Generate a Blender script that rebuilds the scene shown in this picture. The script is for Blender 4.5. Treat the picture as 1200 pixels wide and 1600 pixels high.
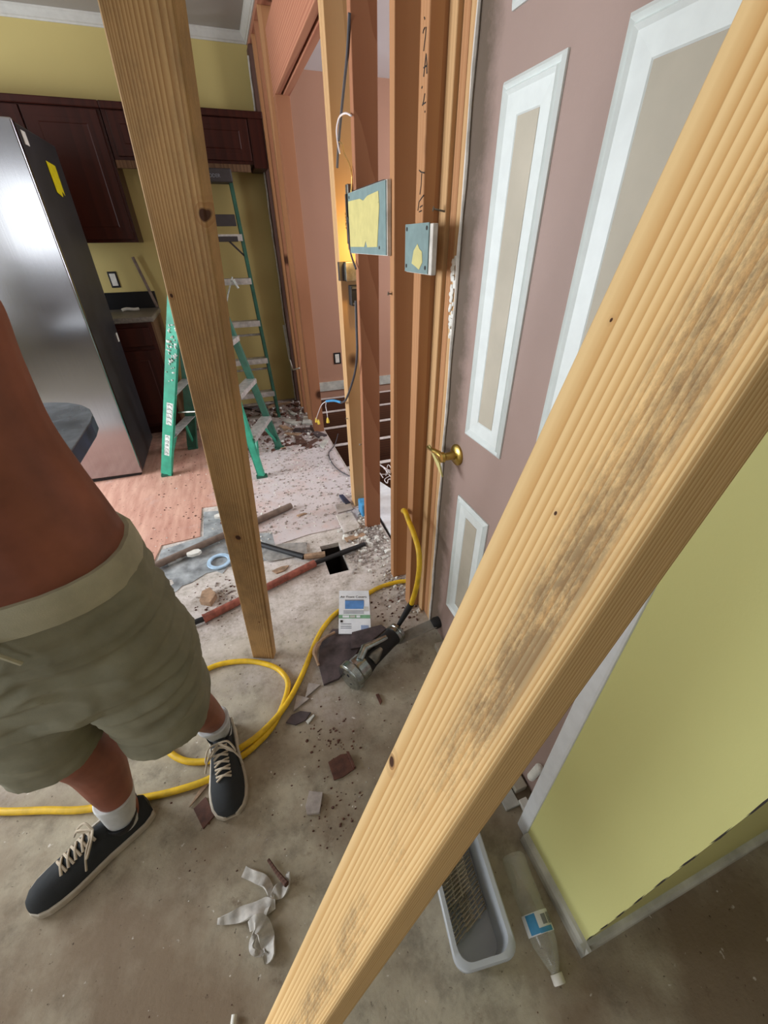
import bpy, bmesh, math, random
from mathutils import Vector as V, Matrix, noise
random.seed(7)
S = bpy.context.scene
for o in list(bpy.data.objects): bpy.data.objects.remove(o)
COL = S.collection
# ------------------------------------------------------------------ camera
F_PX, PITCH, ROLL, YAW, CAM_H = 620.0, math.radians(34.392), math.radians(-0.8256), math.radians(19.283), 1.45
_f = V((math.sin(YAW)*math.cos(PITCH), math.cos(YAW)*math.cos(PITCH), -math.sin(PITCH)))
_r = V((math.cos(YAW), -math.sin(YAW), 0)); _u = _r.cross(_f)
CR = _r*math.cos(ROLL)+_u*math.sin(ROLL); CU = -_r*math.sin(ROLL)+_u*math.cos(ROLL); CF = _f
CP = V((0, 0, CAM_H))
cd = bpy.data.cameras.new('camera'); cam = bpy.data.objects.new('camera', cd); COL.objects.link(cam)
m = Matrix(((CR.x, CU.x, -CF.x, 0), (CR.y, CU.y, -CF.y, 0), (CR.z, CU.z, -CF.z, CAM_H), (0, 0, 0, 1)))
cam.matrix_world = m
cd.sensor_fit = 'HORIZONTAL'; cd.sensor_width = 36; cd.lens = F_PX/1200*36; cd.clip_start = 0.01; cd.clip_end = 60
S.camera = cam
# ------------------------------------------------------------------ world and light
EXPO = 0.0
S.view_settings.view_transform = 'Standard'; S.view_settings.look = 'None'
S.view_settings.gamma = 1; S.view_settings.use_curve_mapping = False
S.view_settings.exposure = EXPO
w = bpy.data.worlds.new('world'); S.world = w; w.use_nodes = True
w.node_tree.nodes['Background'].inputs[0].default_value = (0.75, 0.85, 1.0, 1)
w.node_tree.nodes['Background'].inputs[1].default_value = 1.6
def area(name, loc, target, sx, sy, power, col):
    l = bpy.data.lights.new(name, 'AREA'); l.shape = 'RECTANGLE'; l.size = sx; l.size_y = sy; l.energy = power; l.color = col
    o = bpy.data.objects.new(name, l); COL.objects.link(o); o.location = loc
    o.rotation_euler = (V(target)-V(loc)).to_track_quat('-Z', 'Y').to_euler(); return o
area('daylight_kitchen_window', (-3.25, 2.25, 1.25), (0, 2.2, 0.2), 1.9, 1.5, 190, (0.88, 0.93, 1.0))
area('daylight_front_window', (-3.25, -0.6, 1.3), (0, 0.2, 0.6), 1.5, 1.3, 30, (0.97, 0.98, 1.0))
area('daylight_rear_window', (-2.2, -2.95, 1.8), (-0.2, 0.5, 0.8), 1.6, 1.0, 16, (1.0, 0.97, 0.9))
area('daylight_hall_window', (3.75, 2.8, 1.6), (0.8, 3.0, 1.1), 1.6, 1.6, 95, (0.96, 0.95, 1.0))
# ------------------------------------------------------------------ pixel -> place helpers (points of the real planes)
def ray(x, y): return CF+CR*((x-600)/F_PX)-CU*((y-800)/F_PX)
def fl(x, y, z=0.0):
    d = ray(x, y); return CP+d*((z-CAM_H)/d.z)
def pl(x, y, ax, v):
    d = ray(x, y); return CP+d*((v-CP[ax])/d[ax])
# ------------------------------------------------------------------ materials
def nm(name, rough=0.6, metal=0.0, spec=0.5):
    mt = bpy.data.materials.new(name); mt.use_nodes = True; nt = mt.node_tree; b = nt.nodes['Principled BSDF']
    b.inputs['Roughness'].default_value = rough; b.inputs['Metallic'].default_value = metal
    b.inputs['Specular IOR Level'].default_value = spec
    return mt, nt, b
def srgb(r, g, b):
    f = lambda c: (c/255/12.92) if c/255 <= 0.04045 else ((c/255+0.055)/1.055)**2.4
    return (f(r), f(g), f(b), 1)
def N(nt, t, **k):
    n = nt.nodes.new(t)
    for a, v in k.items(): setattr(n, a, v)
    return n
def coords(nt, scale=(1, 1, 1), loc=(0, 0, 0)):
    tc = N(nt, 'ShaderNodeTexCoord'); mp = N(nt, 'ShaderNodeMapping')
    mp.inputs['Scale'].default_value = scale; mp.inputs['Location'].default_value = loc
    nt.links.new(tc.outputs['Object'], mp.inputs[0]); return mp.outputs[0]
def noise_t(nt, vec, scale, detail=4, rough=0.55):
    n = N(nt, 'ShaderNodeTexNoise'); n.inputs['Scale'].default_value = scale; n.inputs['Detail'].default_value = detail
    n.inputs['Roughness'].default_value = rough; nt.links.new(vec, n.inputs['Vector']); return n.outputs['Fac']
def ramp(nt, fac, stops):
    r = N(nt, 'ShaderNodeValToRGB'); e = r.color_ramp.elements
    while len(e) < len(stops): e.new(0.5)
    for i, (p, c) in enumerate(stops):
        e[i].position = p; e[i].color = c if len(c) == 4 else (*c, 1)
    nt.links.new(fac, r.inputs[0]); return r.outputs[0]
def mix(nt, fac, a, b, mode='MIX'):
    n = N(nt, 'ShaderNodeMix', data_type='RGBA', blend_type=mode)
    if isinstance(fac, float): n.inputs[0].default_value = fac
    else: nt.links.new(fac, n.inputs[0])
    for s, i in ((a, 6), (b, 7)):
        if isinstance(s, tuple): n.inputs[i].default_value = s
        else: nt.links.new(s, n.inputs[i])
    return n.outputs[2]
def math_n(nt, op, a, b=None, c=None):
    n = N(nt, 'ShaderNodeMath', operation=op)
    for i, s in enumerate((a, b, c)):
        if s is None: continue
        if isinstance(s, (int, float)): n.inputs[i].default_value = s
        else: nt.links.new(s, n.inputs[i])
    return n.outputs[0]
def bump(nt, b, h, strength=0.3, dist=0.005):
    n = N(nt, 'ShaderNodeBump'); n.inputs['Strength'].default_value = strength; n.inputs['Distance'].default_value = dist
    nt.links.new(h, n.inputs['Height']); nt.links.new(n.outputs[0], b.inputs['Normal'])
def plain(name, rgb, rough=0.6, metal=0.0, var=0.12, scale=30, spec=0.5, bmp=0.0):
    mt, nt, b = nm(name, rough, metal, spec); c = srgb(*rgb); v = coords(nt)
    n = noise_t(nt, v, scale)
    lo = tuple(x*(1-var*1.6) for x in c[:3])+(1,); hi = tuple(min(1, x*(1+var)) for x in c[:3])+(1,)
    nt.links.new(ramp(nt, n, [(0.3, lo), (0.7, hi)]), b.inputs['Base Color'])
    if bmp: bump(nt, b, n, bmp, 0.002)
    return mt
def wood(name, light, dark, pith=(0.03, -0.05), rings=150.0, rough=0.75, stain=0.0, axis='Z', zs=0.10, knots=True, contrast=(0.25, 0.85), bandx=None, warpk=.03, bmp=.12):
    mt, nt, b = nm(name, rough, 0, 0.25)
    sc = {'Z': (1, 1, zs), 'Y': (1, zs, 1), 'X': (zs, 1, 1)}[axis]
    v = coords(nt, sc)
    warp = N(nt, 'ShaderNodeTexNoise'); warp.inputs['Scale'].default_value = 9; warp.inputs['Detail'].default_value = 2
    nt.links.new(v, warp.inputs['Vector'])
    sub = N(nt, 'ShaderNodeVectorMath', operation='MULTIPLY_ADD'); sub.inputs[1].default_value = (warpk,)*3
    nt.links.new(warp.outputs['Color'], sub.inputs[0]); nt.links.new(v, sub.inputs[2])
    sep = N(nt, 'ShaderNodeSeparateXYZ'); nt.links.new(sub.outputs[0], sep.inputs[0])
    ia = {'Z': (0, 1), 'Y': (0, 2), 'X': (1, 2)}[axis]
    a = math_n(nt, 'SUBTRACT', sep.outputs[ia[0]], pith[0]); c_ = math_n(nt, 'SUBTRACT', sep.outputs[ia[1]], pith[1])
    rr = math_n(nt, 'SQRT', math_n(nt, 'ADD', math_n(nt, 'MULTIPLY', a, a), math_n(nt, 'MULTIPLY', c_, c_)))
    cx = N(nt, 'ShaderNodeCombineXYZ'); nt.links.new(rr, cx.inputs[0])
    jit = noise_t(nt, cx.outputs[0], rings*.22, 2)
    fr = math_n(nt, 'FRACT', math_n(nt, 'ADD', math_n(nt, 'MULTIPLY', rr, rings), math_n(nt, 'MULTIPLY', jit, 2.2)))
    fine = noise_t(nt, coords(nt, {'Z': (1, 1, .03), 'Y': (1, .03, 1), 'X': (.03, 1, 1)}[axis]), 260, 3)
    t = math_n(nt, 'ADD', math_n(nt, 'MULTIPLY', fr, 0.85), math_n(nt, 'MULTIPLY', fine, 0.2))
    big = noise_t(nt, coords(nt), 3.0, 3)
    L, D = srgb(*light), srgb(*dark)
    colr = ramp(nt, t, [(contrast[0], L), (contrast[1]*.92, D), (contrast[1]*.98, tuple(x*0.9 for x in D[:3])+(1,)), (1.0, L)])
    colr = mix(nt, math_n(nt, 'MULTIPLY', big, 0.35), colr, tuple(x*0.72 for x in D[:3])+(1,))
    if knots:
        vo = N(nt, 'ShaderNodeTexVoronoi'); vo.inputs['Scale'].default_value = 3.2
        nt.links.new(coords(nt, (1, 1, 0.8)), vo.inputs['Vector'])
        kf = ramp(nt, vo.outputs['Distance'], [(0.06, (1, 1, 1)), (0.13, (0, 0, 0))])
        colr = mix(nt, kf, colr, srgb(70, 38, 20))
    if stain:
        cm = coords(nt, (1, 1, 0.35)); sn = noise_t(nt, cm, 80, 8, 0.85); sp = noise_t(nt, coords(nt, (1, 1, 0.6)), 11, 2)
        gate = ramp(nt, math_n(nt, 'MULTIPLY', sn, sp), [(0.20, (0, 0, 0)), (0.33, (1, 1, 1))])
        if bandx:
            tc = N(nt, 'ShaderNodeTexCoord'); sx = N(nt, 'ShaderNodeSeparateXYZ'); nt.links.new(tc.outputs['Object'], sx.inputs[0])
            mr = N(nt, 'ShaderNodeMapRange', interpolation_type='SMOOTHSTEP'); mr.inputs['From Min'].default_value = bandx[0]; mr.inputs['From Max'].default_value = bandx[1]
            nt.links.new(sx.outputs[0], mr.inputs[0]); gate = math_n(nt, 'MULTIPLY', gate, mr.outputs[0])
            if len(bandx) > 2:
                m3 = N(nt, 'ShaderNodeMapRange', interpolation_type='SMOOTHSTEP'); m3.inputs['From Min'].default_value = bandx[2]; m3.inputs['From Max'].default_value = bandx[3]; m3.inputs['To Min'].default_value = 1; m3.inputs['To Max'].default_value = .15
                nt.links.new(sx.outputs[0], m3.inputs[0]); gate = math_n(nt, 'MULTIPLY', gate, m3.outputs[0])
        colr = mix(nt, math_n(nt, 'MULTIPLY', gate, stain), colr, srgb(72, 62, 52))
    nt.links.new(colr, b.inputs['Base Color']); bump(nt, b, t, bmp, 0.002)
    return mt
M = {}
M['stud'] = wood('fir_stud', (186, 140, 98), (170, 120, 80), rings=70, contrast=(0.1, 1.0), pith=(.95, -.9), zs=.03)
M['stud_red'] = wood('fir_stud_reddish', (172, 120, 88), (156, 104, 74), rings=70, contrast=(0.1, 1.0), pith=(.95, -.8), zs=.03)
M['stud_pale'] = wood('pine_stud_pale', (204, 166, 120), (188, 148, 102), rings=75, contrast=(0.1, 1.0), pith=(.95, -.7), zs=.03)
M['stud_dark'] = wood('weathered_board', (112, 84, 72), (84, 60, 52), rings=90)
M['joist'] = wood('old_joist', (112, 72, 50), (78, 48, 34), axis='X', rings=60, knots=False)
M['joist_top'] = plain('joist_white_edge', (205, 196, 190), 0.9)
M['header'] = wood('header_board', (190, 134, 104), (166, 106, 82), axis='Y', rings=70, pith=(.7, 2.2))
M['beam'] = wood('yellow_pine_brace', (236, 204, 148), (206, 160, 100), rings=430, pith=(-.056, -.140), stain=0.62, bandx=(-.006, .014, .030, .040), zs=0.03, knots=False, contrast=(0.30, 0.95), warpk=.006, bmp=.04)
M['post'] = wood('yellow_pine_post', (204, 168, 116), (164, 122, 74), rings=480, pith=(0.056, -.150), stain=0.3, zs=0.03, knots=False, contrast=(0.3, 0.95), warpk=.008, bmp=.04)
def wall_mat(name, rgb, var=0.05):
    mt, nt, b = nm(name, 0.55, 0, 0.35); v = coords(nt); n = noise_t(nt, v, 220, 3); g = noise_t(nt, v, 2.2, 3)
    c = srgb(*rgb); lo = tuple(x*(1-var*2) for x in c[:3])+(1,)
    nt.links.new(mix(nt, g, lo, c), b.inputs['Base Color']); bump(nt, b, n, 0.12, 0.002); return mt
M['yellow'] = wall_mat('yellow_paint', (198, 180, 116))
M['yellow_green'] = wall_mat('yellow_green_paint', (214, 212, 142))
M['mauve'] = wall_mat('mauve_paint', (186, 142, 118))
M['mauve_dark'] = wall_mat('dark_mauve_paint', (120, 94, 82))
M['hall_white'] = wall_mat('white_hall_ceiling', (226, 224, 226))
M['cream'] = wall_mat('off_white_paint', (214, 208, 196))
M['ceiling'] = wall_mat('ceiling_paint', (176, 170, 162))
M['white_trim'] = plain('white_trim_paint', (226, 230, 232), 0.4, var=0.04)
M['crown'] = plain('crown_paint', (200, 198, 190), 0.45, var=0.04)
M['shoe_trim'] = plain('dirty_white_trim', (196, 196, 186), 0.5, var=0.2, scale=14)
M['door_white'] = plain('door_moulding_white', (212, 218, 214), 0.4, var=0.03)
M['door_field'] = plain('door_panel_beige', (176, 168, 150), 0.6, var=0.08, scale=6)
def door_mat():
    mt, nt, b = nm('mauve_door_paint', 0.5, 0, 0.35); v = coords(nt)
    base = mix(nt, noise_t(nt, v, 4, 4), srgb(146, 124, 114), srgb(160, 137, 127))
    tc = N(nt, 'ShaderNodeTexCoord'); sp = N(nt, 'ShaderNodeSeparateXYZ'); nt.links.new(tc.outputs['Object'], sp.inputs[0])
    mr = N(nt, 'ShaderNodeMapRange'); mr.inputs['From Min'].default_value = 0.24; mr.inputs['From Max'].default_value = 0.36
    nt.links.new(sp.outputs[1], mr.inputs[0])
    g = ramp(nt, math_n(nt, 'MULTIPLY', mr.outputs[0], math_n(nt, 'ADD', noise_t(nt, v, 12, 8, 0.75), .25)), [(.28, (0, 0, 0)), (.62, (.95,)*3)])
    nt.links.new(mix(nt, g, base, srgb(92, 78, 64)), b.inputs['Base Color']); bump(nt, b, noise_t(nt, v, 180, 2), 0.1, 0.002); return mt
M['door'] = door_mat()
def floor_mat(name, tint, pale_tint, y0, y1):
    mt, nt, b = nm(name, 0.85, 0, 0.25); v = coords(nt)
    big = noise_t(nt, v, 1.8, 6, 0.6); mid = noise_t(nt, v, 9, 8, 0.7); fine = noise_t(nt, v, 70, 6, 0.7)
    base = ramp(nt, mid, [(0.3, srgb(*[int(c*0.72) for c in tint])), (0.5, srgb(*tint)), (0.72, srgb(*[min(255, int(c*1.1)) for c in tint]))])
    base = mix(nt, ramp(nt, big, [(0.42, (0, 0, 0)), (0.60, (.9, .9, .9))]), base, srgb(124, 106, 86))
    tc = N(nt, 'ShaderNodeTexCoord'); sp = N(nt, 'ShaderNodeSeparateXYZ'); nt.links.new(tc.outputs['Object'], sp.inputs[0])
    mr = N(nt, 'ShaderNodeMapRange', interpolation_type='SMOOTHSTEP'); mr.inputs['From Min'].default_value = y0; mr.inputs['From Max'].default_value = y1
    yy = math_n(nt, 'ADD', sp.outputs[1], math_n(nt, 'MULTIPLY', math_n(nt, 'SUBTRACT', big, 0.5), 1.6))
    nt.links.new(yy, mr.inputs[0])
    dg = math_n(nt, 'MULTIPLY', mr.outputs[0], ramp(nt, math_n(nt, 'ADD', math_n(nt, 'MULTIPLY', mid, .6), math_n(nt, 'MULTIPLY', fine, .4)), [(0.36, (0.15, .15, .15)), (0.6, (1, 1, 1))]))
    base = mix(nt, dg, base, srgb(*pale_tint))  # paler tone blended in with growing y, broken up by noise
    base = mix(nt, ramp(nt, noise_t(nt, coords(nt, (1, 1, 1), (7, 1, 0)), 6, 8, .75), [(0.60, (0, 0, 0)), (0.72, (.8,)*3)]), base, srgb(98, 76, 58))
    base = mix(nt, ramp(nt, fine, [(0.31, (1, 1, 1)), (0.37, (0, 0, 0))]), base, srgb(66, 52, 42))
    base = mix(nt, ramp(nt, noise_t(nt, coords(nt, (1, 1, 1), (3, 5, 0)), 38, 3), [(0.69, (0, 0, 0)), (0.74, (.8, .8, .8))]), base, srgb(222, 216, 206))
    nt.links.new(base, b.inputs['Base Color']); bump(nt, b, math_n(nt, 'ADD', mid, fine), 0.35, 0.004); return mt
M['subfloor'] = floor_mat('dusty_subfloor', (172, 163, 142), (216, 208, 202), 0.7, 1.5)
def ply_mat():
    mt, nt, b = nm('pinkish_plywood', 0.8, 0, 0.25)
    v = coords(nt, (1, 0.16, 1)); g = noise_t(nt, v, 26, 6, 0.6); d = noise_t(nt, coords(nt), 5, 8, 0.7); f = noise_t(nt, coords(nt), 60, 4, .7)
    base = ramp(nt, g, [(0.3, srgb(180, 124, 102)), (0.7, srgb(214, 166, 142))])
    tc = N(nt, 'ShaderNodeTexCoord'); sp = N(nt, 'ShaderNodeSeparateXYZ'); nt.links.new(tc.outputs['Object'], sp.inputs[0])
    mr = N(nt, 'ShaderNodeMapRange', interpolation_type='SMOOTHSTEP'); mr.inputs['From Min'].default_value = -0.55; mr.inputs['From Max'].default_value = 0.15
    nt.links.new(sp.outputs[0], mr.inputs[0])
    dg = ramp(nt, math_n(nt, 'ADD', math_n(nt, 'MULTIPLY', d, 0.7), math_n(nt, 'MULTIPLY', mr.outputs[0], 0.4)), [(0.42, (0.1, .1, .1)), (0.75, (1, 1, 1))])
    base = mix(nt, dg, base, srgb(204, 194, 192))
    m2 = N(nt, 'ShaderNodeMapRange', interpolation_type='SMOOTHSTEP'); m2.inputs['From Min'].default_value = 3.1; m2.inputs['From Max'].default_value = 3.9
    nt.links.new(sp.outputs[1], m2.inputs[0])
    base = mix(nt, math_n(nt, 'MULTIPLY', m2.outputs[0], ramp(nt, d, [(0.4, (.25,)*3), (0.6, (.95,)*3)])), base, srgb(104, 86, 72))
    base = mix(nt, ramp(nt, f, [(0.32, (1, 1, 1)), (0.37, (0, 0, 0))]), base, srgb(110, 84, 70))
    nt.links.new(base, b.inputs['Base Color']); bump(nt, b, d, 0.3, 0.004); return mt
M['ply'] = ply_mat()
M['lino'] = plain('torn_grey_lino', (160, 164, 164), 0.45, var=0.35, scale=14, bmp=0.4)
M['dirt'] = plain('dark_crawlspace_dirt', (40, 32, 28), 0.95)
M['cherry'] = wood('dark_cherry_cabinet', (66, 28, 19), (54, 22, 15), rings=26, rough=0.4, knots=False)
M['cherry_side'] = wood('cabinet_side_panel', (120, 92, 66), (96, 70, 50), rings=50, rough=0.6, knots=False)
M['counter'] = plain('grey_countertop', (126, 120, 110), 0.4, var=0.2, scale=60)
M['black_lam'] = plain('black_backsplash', (18, 18, 20), 0.35)
def steel():
    mt, nt, b = nm('brushed_stainless', 0.3, 1.0); v = coords(nt, (1, 1, 0.01)); g = noise_t(nt, v, 300, 2)
    nt.links.new(ramp(nt, g, [(0.3, srgb(166, 168, 174)), (0.7, srgb(174, 176, 182))]), b.inputs['Base Color'])
    nt.links.new(ramp(nt, noise_t(nt, coords(nt), 3, 4), [(0.3, (.15,)*3), (0.7, (.19,)*3)]), b.inputs['Roughness']); return mt
M['steel'] = steel()
M['fridge_black'] = plain('fridge_dark_side', (46, 46, 48), 0.45, var=0.2, scale=5)
M['chrome'] = plain('scuffed_chrome', (170, 178, 176), 0.25, 1.0, var=0.2, scale=50)
M['galv'] = plain('galvanised_steel', (140, 138, 128), 0.4, 0.9, var=0.3)
M['nail'] = plain('dull_nail_metal', (186, 176, 150), 0.5, 0.3, var=0.2)
M['alu'] = plain('worn_aluminium', (196, 194, 190), 0.45, 0.55, var=0.2)
M['green'] = plain('green_fibreglass', (46, 152, 122), 0.45, var=0.18, scale=14)
M['green_dark'] = plain('dark_green_fibreglass', (40, 92, 74), 0.5, var=0.2, scale=14)
M['black'] = plain('black_rubber', (22, 22, 24), 0.6)
M['char'] = plain('dark_charcoal_plastic', (54, 48, 48), 0.6)
M['white'] = plain('white_plastic', (226, 224, 214), 0.5, var=0.08)
M['whitedirty'] = plain('dirty_white_paint_splash', (206, 214, 208), 0.7, var=0.25, scale=60)
M['yellowhose'] = plain('yellow_hose', (226, 184, 32), 0.5, var=0.16, scale=24)
M['brass'] = plain('worn_brass', (186, 158, 84), 0.3, 1.0, var=0.2)
M['copper'] = plain('copper_wire', (226, 180, 100), 0.3, 0.8)
M['red_handle'] = plain('rusty_red_handle', (150, 84, 68), 0.7, var=0.3, scale=40)
M['pipe'] = plain('grey_brown_pipe', (122, 104, 92), 0.65, var=0.2)
M['teal'] = plain('green_faced_drywall', (116, 138, 136), 0.7, var=0.08)
M['gyp'] = plain('gypsum_core', (206, 200, 190), 0.9, var=0.15)
M['patch_yellow'] = plain('yellow_painted_paper', (198, 188, 122), 0.6, var=0.06)
M['tag'] = plain('yellow_tag', (222, 206, 20), 0.5, var=0.1, scale=40)
M['blue'] = plain('blue_plastic', (70, 150, 200), 0.45, var=0.15)
M['blue_ink'] = plain('blue_print', (88, 140, 200), 0.5)
M['green_ink'] = plain('green_print', (120, 168, 130), 0.5)
M['ink'] = plain('dark_ink', (50, 44, 40), 0.8)
M['grey_ink'] = plain('grey_print', (130, 134, 140), 0.7)
M['pale_blue'] = plain('pale_blue_plastic', (176, 204, 226), 0.45)
M['tool_grey'] = plain('dull_grey_metal', (142, 138, 128), 0.5, 0.3, var=.15)
M['paper'] = plain('white_booklet_paper', (226, 230, 232), 0.5, var=0.05)
M['cable'] = plain('dark_cable', (66, 64, 68), 0.6)
M['wire_white'] = plain('white_wire', (224, 216, 214), 0.5)
M['nut'] = plain('yellow_wire_nut', (232, 200, 70), 0.5)
M['rag'] = plain('dirty_white_rag', (196, 192, 184), 0.9, var=0.2, scale=40, bmp=.4)
M['brown_chip'] = plain('dark_brown_tile_chip', (92, 56, 42), 0.7, var=0.3, scale=40)
M['grey_chip'] = plain('grey_chip', (168, 158, 150), 0.85, var=0.2)
M['wood_chip'] = plain('splintered_wood', (168, 138, 110), 0.85, var=0.3, scale=30)
M['dark_scrap'] = plain('dark_purple_brown_scrap', (84, 72, 72), 0.8, var=0.35, scale=20, bmp=.5)
M['stone'] = plain('dark_marbled_counter', (92, 98, 102), 0.22, var=0.45, scale=8)
M['stone_edge'] = plain('dark_blue_counter_edge', (44, 52, 72), 0.35, var=0.35, scale=14)
M['skin'] = plain('tanned_skin', (142, 86, 68), 0.55, var=0.2, scale=9, spec=.4)
def cloth(name, rgb, rough=0.95):
    mt, nt, b = nm(name, rough, 0, 0.15); v = coords(nt); n = noise_t(nt, v, 12, 5, .6); f = noise_t(nt, v, 500, 2)
    c = srgb(*rgb); nt.links.new(ramp(nt, n, [(0.3, tuple(x*.72 for x in c[:3])+(1,)), (0.7, c)]), b.inputs['Base Color']); bump(nt, b, f, 0.3, 0.001); return mt
M['shorts'] = cloth('olive_grey_shorts', (146, 144, 124))
M['band'] = cloth('pale_waistband', (186, 182, 158))
M['sock'] = cloth('white_sock', (206, 208, 206))
M['shoe'] = cloth('charcoal_suede', (56, 58, 59), .85)
M['sole'] = plain('dirty_white_sole', (182, 172, 154), 0.6)
M['lace'] = plain('beige_lace', (184, 170, 148), 0.9)
M['hair'] = plain('dark_hair', (48, 38, 32), 0.7)
M['lips'] = plain('lips', (140, 76, 66), 0.5)
M['eyew'] = plain('eye_white', (226, 222, 216), 0.2, var=.02)
M['eyed'] = plain('eye_dark', (40, 28, 22), 0.2)
mt, nt, b = nm('frosted_plastic', 0.35); b.inputs['Base Color'].default_value = srgb(206, 212, 216); b.inputs['Transmission Weight'].default_value = 0.25; M['frost'] = mt
mt, nt, b = nm('clear_bottle_plastic', 0.12); b.inputs['Base Color'].default_value = srgb(214, 216, 206); b.inputs['Alpha'].default_value = 0.28; b.inputs['Specular IOR Level'].default_value = 1.0; M['clear'] = mt
mt, nt, b = nm('window_glass', 0.02); b.inputs['Transmission Weight'].default_value = 1.0; b.inputs['IOR'].default_value = 1.01; M['glass'] = mt
mt, nt, b = nm('added_lit_bulb', 0.4); b.inputs['Emission Color'].default_value = (1, .72, .3, 1); b.inputs['Emission Strength'].default_value = 6; M['bulb'] = mt  # emission of the bulb added in the stud bay
# ------------------------------------------------------------------ mesh builder
class MB:
    def __init__(s): s.v = []; s.f = []; s.sm = []
    def add(s, vs, fs, sm=False):
        o = len(s.v); s.v += [V(v) for v in vs]; s.f += [tuple(i+o for i in f) for f in fs]; s.sm += [sm]*len(fs); return s
    def box(s, a, b, mat=None):
        (x0, y0, z0), (x1, y1, z1) = a, b
        vs = [V((x, y, z)) for z in (z0, z1) for y in (y0, y1) for x in (x0, x1)]
        if mat: vs = [mat @ v for v in vs]
        return s.add(vs, [(0, 2, 3, 1), (4, 5, 7, 6), (0, 1, 5, 4), (2, 6, 7, 3), (0, 4, 6, 2), (1, 3, 7, 5)])
    def prism(s, poly, h, mat=None, bottom=None):
        """poly: list of 3d points (planar), h: offset vector"""
        n = len(poly); h = V(h); vs = [V(p) for p in poly]+[V(p)+h for p in poly]
        if mat: vs = [mat @ v for v in vs]
        fs = [tuple(range(n))[::-1], tuple(range(n, 2*n))]+[(i, (i+1) % n, n+(i+1) % n, n+i) for i in range(n)]
        return s.add(vs, fs)
    def tube(s, pts, r, n=10, cap=True):
        pts = [V(p) for p in pts]; R = r if isinstance(r, (list, tuple)) else [r]*len(pts)
        rings = []; t0 = (pts[1]-pts[0]).normalized(); up = V((0, 0, 1)) if abs(t0.z) < .9 else V((1, 0, 0))
        a = t0.cross(up).normalized()
        for i, p in enumerate(pts):
            t = ((pts[min(i+1, len(pts)-1)])-(pts[max(i-1, 0)])).normalized()
            a = (a-t*a.dot(t)).normalized(); b = t.cross(a)
            rings.append([p+(a*math.cos(k*2*math.pi/n)+b*math.sin(k*2*math.pi/n))*R[i] for k in range(n)])
        return s.rings(rings, cap)
    def rings(s, rings, cap=True, sm=True):
        n = len(rings[0]); vs = [v for r in rings for v in r]; fs = []
        for i in range(len(rings)-1):
            for k in range(n): fs.append((i*n+k, i*n+(k+1) % n, (i+1)*n+(k+1) % n, (i+1)*n+k))
        s.add(vs, fs, sm)
        if cap:
            s.add(rings[0], [tuple(range(n))[::-1]]); s.add(rings[-1], [tuple(range(n))])
        return s
    def lathe(s, prof, p, axis, n=24, cap=True):
        ax = V(axis).normalized(); up = V((0, 0, 1)) if abs(ax.z) < .9 else V((1, 0, 0)); a = ax.cross(up).normalized(); b = ax.cross(a); p = V(p)
        return s.rings([[p+ax*z+(a*math.cos(k*2*math.pi/n)+b*math.sin(k*2*math.pi/n))*max(r, 1e-4) for k in range(n)] for r, z in prof], cap)
    def ell(s, c, rx, ry, rz, n=20, mat=None):
        c = V(c); rings = []
        for i in range(1, n//2):
            th = math.pi*i/(n//2)-math.pi/2
            rings.append([V((rx*math.cos(th)*math.cos(k*2*math.pi/n), ry*math.cos(th)*math.sin(k*2*math.pi/n), rz*math.sin(th))) for k in range(n)])
        rings = [[(mat @ q if mat else q)+c for q in r] for r in rings]
        return s.rings(rings)
    def build(s, name, mat, parent=None, bevel=0, mods=None, segs=2):
        me = bpy.data.meshes.new(name); off = V(parent_world(parent)) if parent else V((0, 0, 0))
        me.from_pydata([tuple(v-off) for v in s.v], [], s.f); me.update()
        bm = bmesh.new(); bm.from_mesh(me); bmesh.ops.remove_doubles(bm, verts=bm.verts, dist=1e-6); bmesh.ops.recalc_face_normals(bm, faces=bm.faces); bm.to_mesh(me); bm.free()
        if any(s.sm):
            me.polygons.foreach_set('use_smooth', [True]*len(me.polygons))
            try: me.set_sharp_from_angle(angle=math.radians(40))
            except Exception: pass
        me.materials.append(M[mat] if isinstance(mat, str) else mat)
        o = bpy.data.objects.new(name, me); COL.objects.link(o)
        if parent: o.parent = parent
        if bevel:
            md = o.modifiers.new('bevel', 'BEVEL'); md.width = bevel; md.segments = segs; md.limit_method = 'ANGLE'
        return o
def parent_world(p):
    loc = V((0, 0, 0))
    while p is not None: loc += V(p.location); p = p.parent
    return loc
def E(name, loc, label, cat, group=None):
    o = bpy.data.objects.new(name, None); COL.objects.link(o); o.location = loc; o.empty_display_size = .05
    return tag(o, label, cat, group)
def tag(o, label=None, cat=None, group=None, kind=None):
    if label: o['label'] = label
    if cat: o['category'] = cat
    if group: o['group'] = group
    if kind: o['kind'] = kind
    return o
def struct(o): o['kind'] = 'structure'; return o
def sbox(name, a, b, mat, bevel=0, parent=None):
    o = MB().box(a, b).build(name, mat, parent, bevel)
    return o if parent else struct(o)
def spline(pts, k=6):
    pts = [V(p) for p in pts]; out = []
    for i in range(len(pts)-1):
        p0 = pts[max(i-1, 0)]; p1 = pts[i]; p2 = pts[i+1]; p3 = pts[min(i+2, len(pts)-1)]
        for j in range(k):
            t = j/k; out.append(.5*((2*p1)+(-p0+p2)*t+(2*p0-5*p1+4*p2-p3)*t*t+(-p0+3*p1-3*p2+p3)*t**3))
    out.append(pts[-1]); return out
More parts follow.
